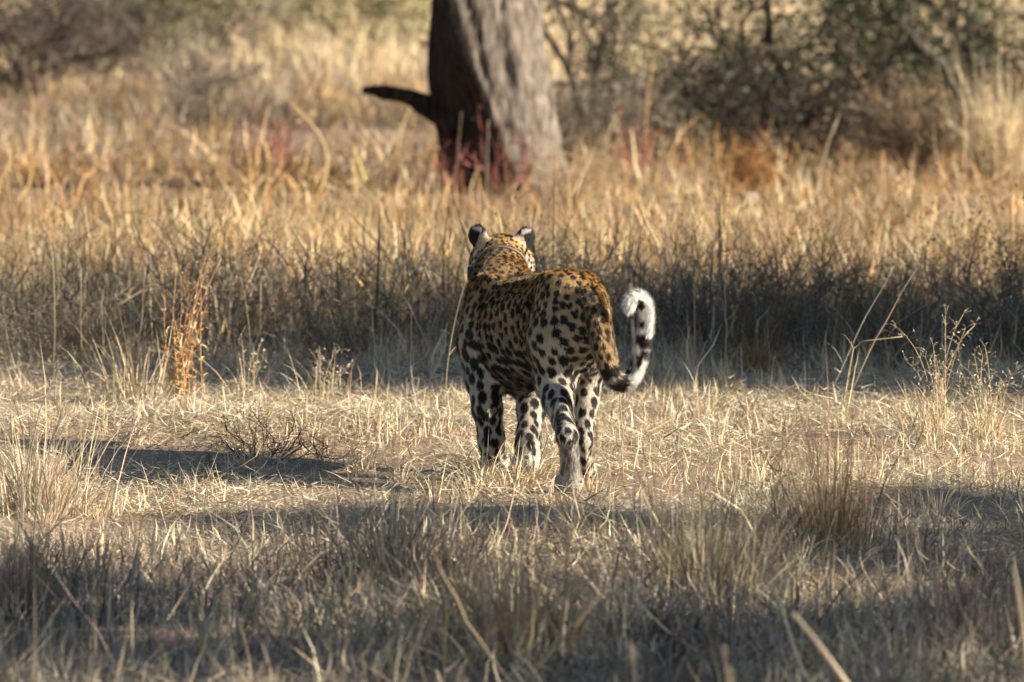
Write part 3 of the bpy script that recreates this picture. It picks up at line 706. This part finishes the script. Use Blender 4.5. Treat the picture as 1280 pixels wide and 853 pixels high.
v = mb.V[0]; mb.V[0] = v + rt.normal(0, .010, v.shape)
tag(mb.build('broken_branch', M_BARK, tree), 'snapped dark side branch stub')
out = []; 
for d, L, r in (((-.6, .2, 1), 2.6, .26), ((.55, -.3, 1), 2.8, .28), ((.1, .6, 1), 2.4, .22)):
    branch(rt, (.0 + d[0] * .18, d[1] * .15, 2.45), d, L, r, 3, out, 3, 0, .3, .68, .9)
mb = MB(); tips = []
for pts, rad, dep_ in out:
    tube(mb, pts, rad, (.9, .88, .85), 7 if dep_ > 1 else 3)
    if dep_ <= 1: tips += [pts[-1], pts[3], pts[1]]
mb.build('limbs', M_BARK, tree)
tips = np.array(tips); mb = MB(); ce = np.repeat(tips, 60, 0) + rt.normal(0, .30, (len(tips) * 60, 3))
leaves(mb, ce, rt.uniform(.05, .10, len(ce)), pal(rt, len(ce), [(.07, .085, .035), (.09, .10, .045), (.05, .065, .03)], .2), rt, .45)
mb.build('crown', M_LEAF, tree)

# ------------------------------------------------------------------ shrubs and bushes
def shrub(name, label, cat, loc, seed, stems, L, r, depth, kids, wood, leafn=0, leafsz=.04, leafcol=None, droop=0.0, spread=.9, lean=.6, sig=.10, group=None, split=.65, wig=.3, minz=None):
    """stems (> nothing) and foliage, rooted at loc"""
    rng = np.random.RandomState(seed); o = empty(name, on_ground(loc)); out = []
    for i in range(stems):
        a = PI2 * (i + rng.rand() * .7) / stems; d = np.array([math.cos(a) * lean * rng.uniform(.4, 1.3), math.sin(a) * lean * rng.uniform(.4, 1.3), 1.0])
        branch(rng, np.array([math.cos(a), math.sin(a), 0]) * r * 1.2 + [0, 0, -.03], d, L * rng.uniform(.75, 1.15), r * rng.uniform(.6, 1.1), depth, out, kids, droop, wig, split, spread)
    mb = MB(); tips = []
    for pts, rad, dep_ in out:
        tube(mb, pts if dep_ >= 2 else pts[::2 if len(pts) > 4 else 1][:4] if dep_ else pts[[0, 2, 5]], rad if dep_ >= 2 else rad[::2 if len(pts) > 4 else 1][:4] if dep_ else rad[[0, 2, 5]], np.array(wood) * rng.uniform(.75, 1.25), 6 if dep_ >= 2 else 3)
        if dep_ <= 1: tips += list(pts[1:])
    mb.build('stems', M_TWIG, o)
    if leafn:
        tips = np.array(tips)
        if minz is not None: tips = tips[tips[:, 2] > minz]
        ce = tips[rng.randint(0, len(tips), leafn)] + rng.normal(0, sig, (leafn, 3))
        ce[:, 2] = np.maximum(ce[:, 2], .02)
        m = MB(); leaves(m, ce, rng.uniform(.6, 1.3, leafn) * leafsz, pal(rng, leafn, leafcol, .22), rng, .5); m.build('foliage', M_LEAF, o)
    return tag(o, label, cat, group)
DKG = [(.045, .056, .026), (.06, .072, .034), (.035, .043, .022), (.085, .09, .048)]
YLG = [(.20, .21, .07), (.15, .17, .06), (.25, .24, .09), (.12, .13, .05)]
BRN = [(.20, .14, .08), (.26, .19, .11), (.15, .10, .06)]
shrub('thorn_bush', 'wide open thorn bush with crooked dark stems and sparse dark green leaves', 'bush', G(1000, 186), 21, 8, .80, .045, 4, 3, (.035, .028, .023), 3600, .055, DKG, .06, 1.2, 1.3, .12)
shrub('leafy_bush', 'dense dark leafy bush overhanging the pale grass tussock', 'bush', G(1235, 158), 22, 6, 1.0, .05, 4, 3, (.05, .042, .035), 7000, .06, DKG, .02, 1.1, .8, .14)
shrub('green_bush', 'upright grey green bush growing close behind the big trunk', 'bush', G(742, 165), 23, 5, .9, .035, 4, 3, (.08, .065, .055), 3000, .05, [(.12, .13, .075), (.16, .17, .10), (.08, .09, .05)], .0, 1.0, .6, .12)
shrub('brown_shrub', 'dense leafless brown shrub beside the pale grass tussock', 'shrub', G(1140, 226), 24, 34, .34, .012, 3, 3, (.20, .145, .10), 900, .028, BRN, .0, .8, .55, .04)
shrub('brown_shrub', 'low rust brown shrub at the edge of the golden grass', 'shrub', G(935, 244), 25, 26, .17, .008, 3, 3, (.30, .15, .06), 1500, .025, [(.36, .18, .06), (.28, .14, .05)], .0, .8, .7, .03)
shrub('grey_shrub', 'tangled leafless grey brown shrub behind the yellow green bush', 'shrub', G(35, 128), 26, 18, .62, .022, 4, 3, (.10, .08, .07), 3000, .05, [(.13, .10, .08), (.09, .07, .06)], .0, 1.0, .7, .1)
shrub('yellow_bush', 'open yellow green bush beside the tangled grey shrub', 'bush', G(175, 105), 27, 7, .75, .025, 4, 3, (.13, .10, .07), 2600, .065, YLG, .0, 1.0, .7, .12)
shrub('yellow_bush', 'pale olive bush standing alone in the far straw', 'bush', G(455, 62), 28, 6, .9, .03, 4, 3, (.16, .13, .09), 2600, .08, [(.26, .25, .12), (.20, .20, .09)], .0, 1.0, .7, .16)
shrub('grey_shrub', 'thin grey shrub with pale twigs rising from dead grass', 'shrub', G(250, 160), 29, 16, .42, .012, 3, 3, (.24, .20, .165), 800, .03, [(.22, .18, .14)], .0, .9, .6, .06)
shrub('grey_shrub', 'low spreading grey shrub with silvery twigs beside the trunk', 'shrub', G(765, 205), 30, 18, .38, .010, 3, 3, (.20, .17, .14), 1500, .03, [(.17, .145, .11), (.23, .19, .14)], .0, 1.0, .9, .06)
shrub('thorn_bush', 'smaller thorn bush with low drooping dark twigs beside the fallen log', 'bush', G(880, 178), 31, 7, .70, .03, 4, 3, (.045, .037, .03), 1800, .045, DKG, .08, 1.2, 1.3, .10)
shrub('thorn_bush', 'dark distant thorn bush seen over the wide open one', 'bush', G(1090, 120), 32, 7, .9, .04, 4, 3, (.045, .037, .03), 2600, .08, DKG, .04, 1.2, 1.2, .16)
shrub('grey_shrub', 'dark grey thicket of bare twigs next to the tangled grey brown one', 'shrub', G(105, 118), 33, 18, .60, .02, 4, 3, (.11, .09, .08), 3000, .05, [(.13, .11, .09), (.10, .08, .07), (.12, .13, .07)], .0, 1.0, .8, .1)
shrub('grey_shrub', 'faint grey thicket beyond the yellow green bush', 'shrub', G(270, 70), 34, 16, .8, .025, 4, 3, (.16, .13, .11), 3500, .07, [(.17, .14, .11), (.20, .19, .11)], .0, 1.0, .8, .14)
shrub('bare_bush', 'low leafless bush of black crooked branches spreading over the fallen log', 'bush', G(965, 205), 35, 12, .55, .022, 3, 4, (.03, .025, .021), 250, .04, DKG, .03, 1.3, 1.7, .08)
shrub('bare_bush', 'black branched bush between the brown shrub and the wide thorn bush', 'bush', G(1075, 198), 36, 6, .60, .022, 3, 4, (.03, .025, .021), 400, .045, DKG, .03, 1.3, 1.3, .08)
shrub('bare_bush', 'dark dead bush with grey twigs near the foot of the green bush', 'bush', G(800, 190), 37, 10, .45, .016, 3, 4, (.05, .042, .036), 600, .035, DKG, .02, 1.2, 1.3, .08)
# red stemmed seedlings
red = [(.22, .08, .06), (.30, .13, .09), (.20, .08, .07)]
def red_plant(px, py, h, seed, n, label):
    return shrub('red_plant', label, 'plant', G(px, py), seed, n, h, .007, 2, 3, (.25, .10, .085), 60, .03, red, .0, .8, .7, .03)
red_plant(352, 226, .30, 41, 16, 'bushy red stemmed plant growing alone in the golden grass')
red_plant(560, 240, .20, 42, 10, 'small red plant against the dark shaded side of the trunk')
red_plant(632, 243, .28, 43, 8, 'tall red shoots in front of the cleft in the trunk')
red_plant(704, 240, .16, 44, 8, 'pinkish red plant at the sunlit right foot of the trunk')
red_plant(798, 232, .26, 45, 7, 'thin red plant beside the low silvery shrub')

# fallen log under the thorn bush
lg = MB(); a = on_ground(G(905, 192)); b = on_ground(G(1010, 186)); m_ = (a + b) / 2
tube(lg, [a - m_ + [0, 0, .05], (a - m_) * .5 + [0, .05, .09], [0, 0, .07], (b - m_) * .5 + [0, -.04, .08], b - m_ + [0, 0, .04]], [.05, .075, .08, .07, .045], (.4, .36, .33), 10)
o = lg.build('fallen_log', M_BARK); o.location = m_; tag(o, 'dark fallen log lying under the open thorn bush', 'log')
st = MB(); u, v = np.meshgrid(np.linspace(0.01, math.pi - .01, 9), np.linspace(0, PI2, 14, endpoint=False), indexing='ij')
S = np.stack([np.sin(u) * np.cos(v), np.sin(u) * np.sin(v), np.cos(u)], -1).reshape(-1, 3); S = S * (1 + .25 * (noise3(S, 1.7, 4) - .5))[:, None] * [.055, .05, .042]
I = np.arange(9 * 14).reshape(9, 14); st.add(S, np.stack([I[:-1], np.roll(I, -1, 1)[:-1], np.roll(I, -1, 1)[1:], I[1:]], -1).reshape(-1, 4))
o = st.build('stone', M_STONE); o.location = on_ground(G(938, 262)) + [0, 0, .03]; tag(o, 'pale rounded stone in front of the low rust brown shrub', 'stone')

# ------------------------------------------------------------------ single grass plants that can be told apart
def tuft_mb(rng, n, h, spread, cols, w=.004, bend=.5, lean=.25, segs=4):
    mb = MB(); a = rng.uniform(0, PI2, n); r = np.abs(rng.normal(0, spread, n))
    root = np.stack([np.cos(a) * r, np.sin(a) * r, np.full(n, -.01)], 1)
    blades(mb, root, rng.gamma(8, h / 8, n), a + rng.normal(0, .5, n), np.abs(rng.normal(0, lean, n)), rng.normal(bend, .5, n), rng.uniform(.6, 1.3, n) * w, pal(rng, n, cols, .18), segs, rng)
    return mb
def tuft(name, label, loc, seed, n, h, spread, cols, w=.004, bend=.5, lean=.25, group=None, cat='grass tuft'):
    o = tuft_mb(np.random.RandomState(seed), n, h, spread, cols, w, bend, lean).build(name, M_GRASS); o.location = on_ground(loc)
    return tag(o, label, cat, group)
PALE = [(.62, .50, .32), (.54, .42, .25), (.68, .57, .40)]
tuft('grass_tussock', 'pale straw tussock between the brown shrub and the dark leafy bush', G(1248, 228), 60, 420, .55, .12, PALE, .008, .4, .2, cat='tussock')
tuft('grass_tuft', 'broad fine grey tuft spilling over the soil in front of the leopard\'s left paws', G(490, 735), 61, 520, .26, .10, GREY, .003, .35, .35)
tuft('grass_tuft', 'dark dense tuft at the foot of the broad fine grey tuft', G(560, 775), 62, 420, .22, .10, [(.16, .13, .10), (.22, .18, .13), (.12, .10, .08)], .003, .3, .4)
tuft('grass_tuft', 'straw coloured tuft with broad curling blades in the near grass', G(640, 842), 63, 300, .24, .12, [(.52, .38, .21), (.44, .31, .17), (.38, .28, .17)], .0055, .6, .3)
tuft('grass_tuft', 'large fine tuft of grey green needles beside the brown wiry tuft', G(880, 765), 64, 800, .33, .13, [(.30, .26, .17), (.36, .30, .20), (.24, .20, .14)], .0028, .35, .35)
tuft('grass_tuft', 'brown wiry upright tuft with dark base', G(1040, 705), 65, 420, .27, .07, [(.30, .21, .12), (.36, .27, .17), (.20, .14, .09)], .003, .25, .25)
tuft('grass_tuft', 'bleached straw tuft beside the bare soil patch', G(45, 640), 66, 420, .26, .11, PALE + GREY[:2], .0035, .4, .25)
tuft('grass_tuft', 'dark grey bristly tuft near the pair of drooping plumes', G(30, 775), 67, 420, .24, .10, [(.20, .17, .14), (.26, .22, .18), (.15, .12, .10)], .003, .3, .35)
tuft('grass_tuft', 'thin purplish tuft in the deepest near shade', G(1240, 830), 68, 420, .26, .12, [(.22, .17, .16), (.28, .22, .18), (.17, .13, .11)], .003, .3, .35)
tuft('grass_tuft', 'loose straw tuft in front of the brown dry herb', G(170, 505), 69, 160, .22, .08, PALE, .004, .5, .3)
tuft('grass_tuft', 'orange brown tuft at the edge of the tall shaded grass', G(945, 470), 70, 200, .16, .06, [(.36, .22, .10), (.30, .18, .08)], .0035, .4, .35)

tp = [tuft_mb(np.random.RandomState(300 + k), 60, .085, .035, PALE + STRAW[:2], .0035, .8, .6).mesh('small_tuft', M_GRASS) for k in range(4)]
rs = np.random.RandomState(77)
for k in range(46):
    o = bpy.data.objects.new('small_tuft', tp[k % 4]); COL.objects.link(o); o.location = on_ground(G(rs.uniform(10, 1270), rs.uniform(470, 690)))
    o.rotation_euler = (0, 0, rs.uniform(0, 6.28)); o.scale = [rs.uniform(.7, 1.4)] * 3
    tag(o, 'small low tuft of pale straw on the clearing', 'grass tuft', 'small straw tufts on the clearing')
for k, (px_, py_) in enumerate([(606, 600), (625, 604), (648, 606), (668, 604), (690, 630), (735, 614), (600, 612), (640, 618)]):
    o = bpy.data.objects.new('small_tuft', tp[k % 4]); COL.objects.link(o); o.location = on_ground(G(px_, py_)); o.rotation_euler = (0, 0, k * 1.7); o.scale = [1.0 + .15 * (k % 4)] * 3
    tag(o, 'small low tuft of pale straw at the leopard\'s feet', 'grass tuft', 'small straw tufts at the leopard\'s feet')
# branching dry weeds through the tall grass and round the big tree
def weed_mesh(seed, n, L, wood, r):
    rng = np.random.RandomState(seed); out = []; mb = MB()
    for i in range(n):
        a = rng.uniform(0, PI2); branch(rng, (rng.normal(0, .02), rng.normal(0, .02), -.02), (math.cos(a) * rng.uniform(.1, .9), math.sin(a) * rng.uniform(.1, .9), 1), L * rng.uniform(.7, 1.2), r, 2, out, 4, .015, .35, .6, .9)
    for pts, rad, dep_ in out:
        tube(mb, pts if dep_ == 2 else pts[[0, 2, 5]], rad if dep_ == 2 else rad[[0, 2, 5]], np.array(wood) * rng.uniform(.6, 1.4), 4 if dep_ == 2 else 3)
        if dep_ == 0: leaves(mb, pts[[3, 5]] + rng.normal(0, .006, (2, 3)), .012, np.array(wood) * 1.3, rng, .5)
    return mb.mesh('dry_weed', M_TWIG)
wd = [weed_mesh(400 + k, 12, .26, (.15, .125, .095), .0026) for k in range(4)] + [weed_mesh(410 + k, 12, .24, (.34, .25, .15), .0035) for k in range(3)]
for k in range(34):
    o = bpy.data.objects.new('dry_weed', wd[k % 4]); COL.objects.link(o); x_ = rs.uniform(-2.3, 2.3); o.location = on_ground((x_, rs.uniform(25.1, 27.4), 0))
    o.rotation_euler = (0, 0, rs.uniform(0, 6.28)); o.scale = [rs.uniform(.6, 1.25)] * 3
    tag(o, 'dark branching dry weed in the shaded tall grass', 'weed', 'dry weeds in the shaded tall grass')
for k in range(26):
    o = bpy.data.objects.new('dry_weed', wd[4 + k % 3]); COL.objects.link(o); x_ = rs.uniform(-3.2, 3.2); o.location = on_ground((x_, rs.uniform(29, 43), 0))
    o.rotation_euler = (0, 0, rs.uniform(0, 6.28)); o.scale = [rs.uniform(.5, 1.0)] * 3
    tag(o, 'tan branching dry weed in the sunlit golden grass', 'weed', 'dry weeds in the golden grass')
# fine-twigged dwarf shrubs in the near grass
for k, (px_, py_, L_, n_, w_, lab) in enumerate([
        (455, 725, .13, 22, (.15, .13, .12), 'fine grey dwarf shrub inside the broad fine grey tuft'), (575, 770, .11, 22, (.11, .095, .085), 'dark dwarf shrub between the dense tuft and the straw coloured one'),
        (915, 755, .14, 24, (.17, .15, .13), 'pale grey dwarf shrub growing through the grey green needles'), (1015, 700, .12, 20, (.14, .11, .09), 'brown dwarf shrub at the dark base of the wiry tuft'),
        (1195, 820, .13, 22, (.12, .10, .10), 'purplish dwarf shrub beside the thick pale stalk'), (15, 745, .13, 20, (.13, .115, .11), 'dark grey dwarf shrub behind the bristly tuft'),
        (840, 835, .12, 22, (.11, .095, .085), 'black twigged dwarf shrub beside the fluffy seed puff'), (720, 700, .08, 14, (.16, .14, .12), 'low sparse dwarf shrub on the soil behind the leopard')]):
    shrub('dwarf_shrub', lab, 'shrub', G(px_, py_), 160 + k, n_, L_, .0022, 3, 3, w_, 0, 0, None, .0, .9, .9)
# oat-like seed grass in the sun at the edge of the shade
def seed_head(mb, rng, p, d, L, r, col, n=60, awn=.012):
    """a plume of short awns round the end of a stalk"""
    t = rng.rand(n); root = p + d * (t * L)[:, None]; a = unit(rng.normal(0, 1, (n, 3)) + d * .9)
    prof = np.sin(np.clip(t * .9 + .08, 0, 1) * math.pi) ** .6
    tip = root + a * (r * prof * rng.uniform(.6, 1.2, n))[:, None] + d * awn * rng.uniform(.5, 1.3, n)[:, None]
    w = unit(np.cross(a, d + rng.normal(0, .2, (n, 3)))) * .0018
    mb.add(np.stack([root - w, root + w, tip], 1).reshape(-1, 3), None, np.arange(3 * n).reshape(-1, 3), np.repeat(np.clip(np.array(col) * rng.normal(1, .12, (n, 1)), 0, .9), 3, 0))
def stalk(name, label, loc, tip_px, seed, r=.0025, col=(.58, .46, .28), headL=0.0, headR=.010, headcol=(.6, .54, .42), bow=.05, group=None, cat='grass stalk', dy=0.0, mid=None):
    """one stem from its foot on the ground to the pixel tip_px, at the foot's own distance"""
    rng = np.random.RandomState(seed); base = on_ground(loc); tip = P(tip_px[0], tip_px[1], base[1] + dy) - base
    t = np.linspace(0, 1, 9)[:, None]; side = np.array([1., .2, 0]) * bow * np.linalg.norm(tip)
    pts = t * tip + np.sin(t * math.pi) * side + rng.normal(0, .0015, (9, 3)) * (t > 0)
    if mid is not None:
        q = P(mid[0], mid[1], base[1]) - base
        pts = np.where(t < .55, t / .55 * q, q + (t - .55) / .45 * (tip - q))
    o = empty(name, base); mb = MB(); tube(mb, pts, np.linspace(r, r * .5, 9), col, 5)
    nl = 3; ti_ = rng.randint(1, 5, nl)
    blades(mb, pts[ti_], rng.uniform(.05, .14, nl), rng.uniform(0, PI2, nl), rng.uniform(.3, .8, nl), rng.uniform(.4, 1.4, nl), .003, np.array(col), 4, rng)
    mb.build('stem', M_GRASS, o)
    if headL:
        m = MB(); d = unit(pts[-1] - pts[-2]); seed_head(m, rng, pts[-1] - d * headL * .6, d, headL, headR, headcol, 90); m.build('seed_head', M_GRASS, o)
    return tag(o, label, cat, group)
def oat(label, loc, seed, n, h, group=None):
    rng = np.random.RandomState(seed); o = empty('seed_grass', on_ground(loc)); mb = MB(); hd = MB()
    for i in range(n):
        a = rng.uniform(0, PI2); L = h * rng.uniform(.55, 1.15); th = rng.uniform(.0, .25); be = rng.uniform(.2, 1.3); p = np.array([rng.normal(0, .03), rng.normal(0, .03), -.01]); pts = [p]
        for j in range(9):
            an = th + be * (j / 9) ** 2; p = p + np.array([math.cos(a) * math.sin(an), math.sin(a) * math.sin(an), math.cos(an)]) * L / 9; pts.append(p)
        tube(mb, pts, np.linspace(.002, .0008, 10), np.array((.58, .46, .29)) * rng.uniform(.8, 1.15), 4)
        for j in range(5, 10):
            for _ in range(3):
                d = unit(rng.normal(0, 1, 3) + np.array([0, 0, .5])); q = np.array(pts[j]); e = q + d * rng.uniform(.015, .04)
                tube(mb, [q, (q + e) / 2 + [0, 0, .003], e], [.0006, .0005, .0004], (.6, .5, .34), 3)
                leaves(hd, np.array([e]), rng.uniform(.009, .016, 1), (.62, .53, .37), rng, .30)
    n2 = n * 5; a = rng.uniform(0, PI2, n2)
    blades(mb, np.stack([rng.normal(0, .04, n2), rng.normal(0, .04, n2), np.full(n2, -.01)], 1), rng.uniform(.1, .28, n2), a, rng.uniform(0, .4, n2), rng.uniform(.2, 1.4, n2), .0035, pal(rng, n2, PALE, .15), 4, rng)
    mb.build('stems', M_GRASS, o); hd.build('seeds', M_GRASS, o)
    return tag(o, label, 'seed grass', group)
oat('tall arching seed grass clump lit against the dark grass', G(1165, 548), 80, 13, .42)
oat('leaning seed grass clump with bent stems at the end of the straw strip', G(1232, 556), 81, 11, .34)
oat('small seed grass clump between stalks near the brown dry herb', G(300, 500), 82, 5, .28)
oat('sparse seed grass clump behind the dark twig shrub', G(405, 505), 83, 5, .22)
SG = 'single plumed stalks at the edge of the tall grass'
PL = ['tallest plumed straw stalk, well away from the rust brown herb', 'straight plumed stalk next to the tallest one', 'plumed stalk just beside the rust brown herb', 'short plumed stalk between the straight one and the herb', 'leaning plumed stalk behind the small seed grass clump',
      'plumed stalk standing beyond the leopard\'s curled tail', 'plumed stalk between the tail and the orange brown tuft', 'long plumed stalk slanting over the snapped golden straw']
for i, (bx, by, tx, ty) in enumerate([(66, 470, 65, 318), (105, 470, 101, 345), (168, 468, 180, 345), (132, 462, 128, 372), (318, 478, 302, 352), (872, 470, 868, 368), (905, 474, 906, 352), (1060, 500, 1140, 345)]):
    stalk('plumed_stalk', PL[i], G(bx, by), (tx, ty), 100 + i, .0028, (.56, .45, .28), .055, .008, (.62, .55, .42), .02 * (-1) ** i, SG)
stalk('bent_stalk', 'kinked golden straw with its upper half snapped over', G(1052, 520), (1128, 421), 120, .003, (.58, .47, .29), 0, mid=(1068, 428))
stalk('bare_stalk', 'long thin bare stem leaning across the dark grass behind the snapped straw', G(1036, 500), (1120, 332), 121, .0024, (.50, .45, .40), 0, bow=-.03)
stalk('bare_stalk', 'fine upright straw brushing the leopard\'s left flank', G(557, 500), (586, 338), 122, .0016, (.60, .50, .33), 0, bow=-.04)
stalk('bare_stalk', 'short pale broken straw beside the fine upright straw', G(535, 478), (558, 430), 123, .0045, (.68, .60, .46), 0, bow=0)
stalk('plumed_stalk', 'soft grey plume standing in front of the leopard\'s tail', np.array([P(770, 600, 15.2)[0], 15.2, 0]), (790, 403), 124, .0022, (.50, .45, .36), .20, .008, (.60, .55, .47), .03)
stalk('plumed_stalk', 'slim green grey ear of grass below the tail root', G(779, 600), (771, 448), 125, .0022, (.50, .43, .30), .06, .010, (.48, .44, .33), .01)
stalk('plumed_stalk', 'drooping grey plume leaning over the bleached straw tuft', G(28, 660), (66, 470), 126, .003, (.32, .28, .23), .10, .012, (.34, .31, .27), -.05)
stalk('plumed_stalk', 'second drooping grey plume closer to the tuft of dark bristles', G(40, 700), (70, 540), 127, .003, (.32, .28, .23), .10, .012, (.34, .31, .27), -.05)
# nearer stalks, well in front of the leopard
def near(px, py, Y): return np.array([P(px, py, Y)[0], Y, 0])
stalk('bare_stalk', 'thick cream coloured stalk leaning left in the nearest grass', near(1150, 853, 13.0), (992, 766), 130, .0085, (.66, .56, .40), 0, bow=.04)
stalk('bare_stalk', 'thick pale stalk rising beside the thin purplish tuft', near(1296, 853, 13.0), (1268, 708), 131, .0085, (.64, .54, .38), 0, bow=.02)
stalk('bare_stalk', 'pair of crossed straws, the paler one, in the straw coloured tuft', near(590, 900, 14.4), (760, 735), 132, .0028, (.50, .40, .26), 0, bow=.03)
stalk('bare_stalk', 'long straw crossing the paler one at a slant', near(690, 900, 14.4), (540, 690), 133, .0028, (.46, .36, .23), 0, bow=-.05)
stalk('puff_stalk', 'fluffy cream seed puff on a bent stalk in the nearest grass', near(800, 900, 13.2), (790, 822), 134, .004, (.5, .42, .3), .045, .022, (.66, .58, .46), .02)
stalk('puff_stalk', 'low pair of cream seed puffs, the taller, beside the leaning cream stalk', near(905, 900, 13.2), (906, 822), 135, .004, (.5, .42, .3), .03, .020, (.66, .58, .46), .02)
stalk('puff_stalk', 'low pair of cream seed puffs, the shorter, beside the leaning cream stalk', near(915, 900, 13.1), (913, 850), 136, .004, (.5, .42, .3), .03, .020, (.66, .58, .46), .02)

# ------------------------------------------------------------------ brown dry herb and dark twig shrubs
def dry_herb(label, loc, seed, h):
    rng = np.random.RandomState(seed); o = empty('dry_herb', on_ground(loc)); mb = MB(); lf = MB(); fl = MB()
    for i in range(17):
        a = rng.uniform(0, PI2); L = h * rng.uniform(.55, 1.05) if i > 3 else h * rng.uniform(.9, 1.1); p = np.array([rng.normal(0, .028), rng.normal(0, .028), -.01]); d = unit(np.array([math.cos(a) * .16, math.sin(a) * .16, 1])); pts = [p]
        for j in range(10): d = unit(d + rng.normal(0, .06, 3)); p = p + d * L / 10; pts.append(p)
        pts = np.array(pts); tube(mb, pts, np.linspace(.003, .001, 11), np.array((.44, .26, .13)) * rng.uniform(.7, 1.3), 5)
        k = 30; t = rng.rand(k) ** 1.6 * .75; ii = (t * 10).astype(int)
        blades(lf, pts[ii] + rng.normal(0, .004, (k, 3)), rng.uniform(.025, .06, k), rng.uniform(0, PI2, k), rng.uniform(.2, 1.0, k), rng.uniform(.4, 2.4, k), rng.uniform(.006, .011, k), pal(rng, k, [(.60, .38, .17), (.70, .50, .26), (.76, .60, .36), (.48, .28, .13)], .2), 4, rng)
        k = 10; leaves(fl, pts[rng.randint(7, 11, k)] + rng.normal(0, .010, (k, 3)), .010, (.30, .22, .18), rng, .7)
    mb.build('stems', M_TWIG, o); lf.build('leaves', M_LEAF, o); fl.build('dry_flowers', M_LEAF, o)['kind'] = 'stuff'
    return tag(o, label, 'dry herb')
dry_herb('upright rust brown dry herb glowing in the sun before dark grass', G(226, 508), 140, .52)
shrub('twig_shrub', 'low dark leafless twig shrub spreading over the straw', 'shrub', G(330, 582), 141, 16, .13, .0028, 3, 3, (.10, .08, .065), 0, 0, None, .02, 1.1, 1.3, group=None)
shrub('twig_shrub', 'small dark twig shrub with a few long crooked twigs', 'shrub', G(405, 578), 142, 10, .10, .0026, 3, 3, (.11, .09, .07), 0, 0, None, .02, 1.1, 1.2)
shrub('twig_shrub', 'wiry dark twig shrub in the tall grass', 'shrub', G(900, 440), 143, 12, .20, .003, 3, 3, (.16, .13, .10), 0, 0, None, .0, .8, .6)
shrub('twig_shrub', 'large wiry dark shrub standing up through the tall shaded grass', 'shrub', G(1010, 425), 144, 16, .26, .003, 3, 3, (.15, .125, .10), 0, 0, None, .0, .8, .6)
shrub('twig_shrub', 'dark shrub with fine black tips above the far end of the shade', 'shrub', G(1210, 400), 145, 18, .28, .003, 3, 3, (.12, .10, .08), 500, .02, DKG, .0, .8, .6)
# twigs in front of the trunk
stalk('bare_stalk', 'pale bare stick leaning on the dark face of the big trunk', G(566, 258), (577, 140), 150, .0045, (.26, .19, .14), 0, bow=.0)
stalk('bare_stalk', 'grey upright stick before the cleft of the big trunk', G(606, 258), (611, 150), 151, .006, (.30, .25, .2), 0, bow=.0)
stalk('bare_stalk', 'long curved golden stem arching beside the bushy red plant', G(398, 245), (356, 122), 152, .010, (.60, .45, .24), 0, bow=.22)
stalk('plumed_stalk', 'curved pale stem with plume rising before the low rust brown shrub', G(1022, 262), (1046, 152), 153, .008, (.50, .42, .30), .10, .02, (.55, .46, .33), -.06)

# ------------------------------------------------------------------ trees beyond the clearing that shade it
def shade_tree(label, loc, seed, trunk_h, L, r, leafn, leafsz, stems=1, lean=.3, spread=1.0, sig=.22, depth=4, kids=3, ntips=0, flat=1.0):
    rng = np.random.RandomState(seed); o = empty('thorn_tree', on_ground(loc)); out = []; tr = MB()
    d0 = unit(np.array([rng.normal(0, .1), rng.normal(0, .1), 1]))
    if trunk_h > 0: tube(tr, [[0, 0, -.1], d0 * trunk_h * .5, d0 * trunk_h], [r * 1.3, r, r * .85], (.16, .13, .10), 12)
    for i in range(4):
        a = PI2 * (i + rng.rand() * .5) / 4
        branch(rng, d0 * trunk_h * rng.uniform(.75, 1.0), (math.cos(a) * .9, math.sin(a) * .9, .75), L, r * .6, depth - 1, out, kids, -.02, .3, .68, spread)
    tips = []
    for pts, rad, dep_ in out:
        pts[:, 2] = trunk_h + (pts[:, 2] - trunk_h) * flat
        tube(tr, pts, rad, (.14, .11, .085), 6 if dep_ > 1 else 4)
        if dep_ <= 1: tips += list(pts[2:])
    tr.build('trunk', M_TWIG, o)
    tips = np.array(tips)
    if ntips: tips = tips[rng.choice(len(tips), min(ntips, len(tips)), False)]
    ce = tips[rng.randint(0, len(tips), leafn)] + rng.normal(0, sig, (leafn, 3)) * [1, 1, max(flat, .5)]; m = MB()
    ce[:, 2] = np.maximum(ce[:, 2], .05)
    leaves(m, ce, rng.uniform(.6, 1.3, leafn) * leafsz, pal(rng, leafn, DKG, .2), rng, .5); m.build('crown', M_LEAF, o)
    return tag(o, label, 'tree')
#SHADE_MARK
shade_tree('low bushy thorn tree whose long shade lies over the tall grass', (5.8, 24.85, 0), 201, .4, .95, .08, 15000, .12, sig=.2)
shade_tree('middling thorn tree in line behind the low bushy one', (8.2, 24.15, 0), 202, 1.2, 1.1, .10, 15000, .13, sig=.24)
shade_tree('tall thorn tree at the end of the line of thorn trees', (10.6, 23.7, 0), 203, 2.3, 1.25, .12, 14000, .14, sig=.22, ntips=130)
shade_tree('tallest thorn tree beside the tall one at the end of the line', (11.6, 23.35, 0), 208, 3.5, 1.25, .13, 16000, .14, sig=.24)
shade_tree('flat topped thorn tree dappling the near grass with shade', (9.5, 13.7, 0), 204, 3.3, 1.7, .10, 4200, .13, sig=.14, ntips=19, depth=4, flat=.35)
shade_tree('taller flat topped thorn tree dappling the soil behind the leopard', (11.5, 14.95, 0), 206, 4.1, 1.9, .10, 6400, .13, sig=.14, ntips=32, depth=4, flat=.35)
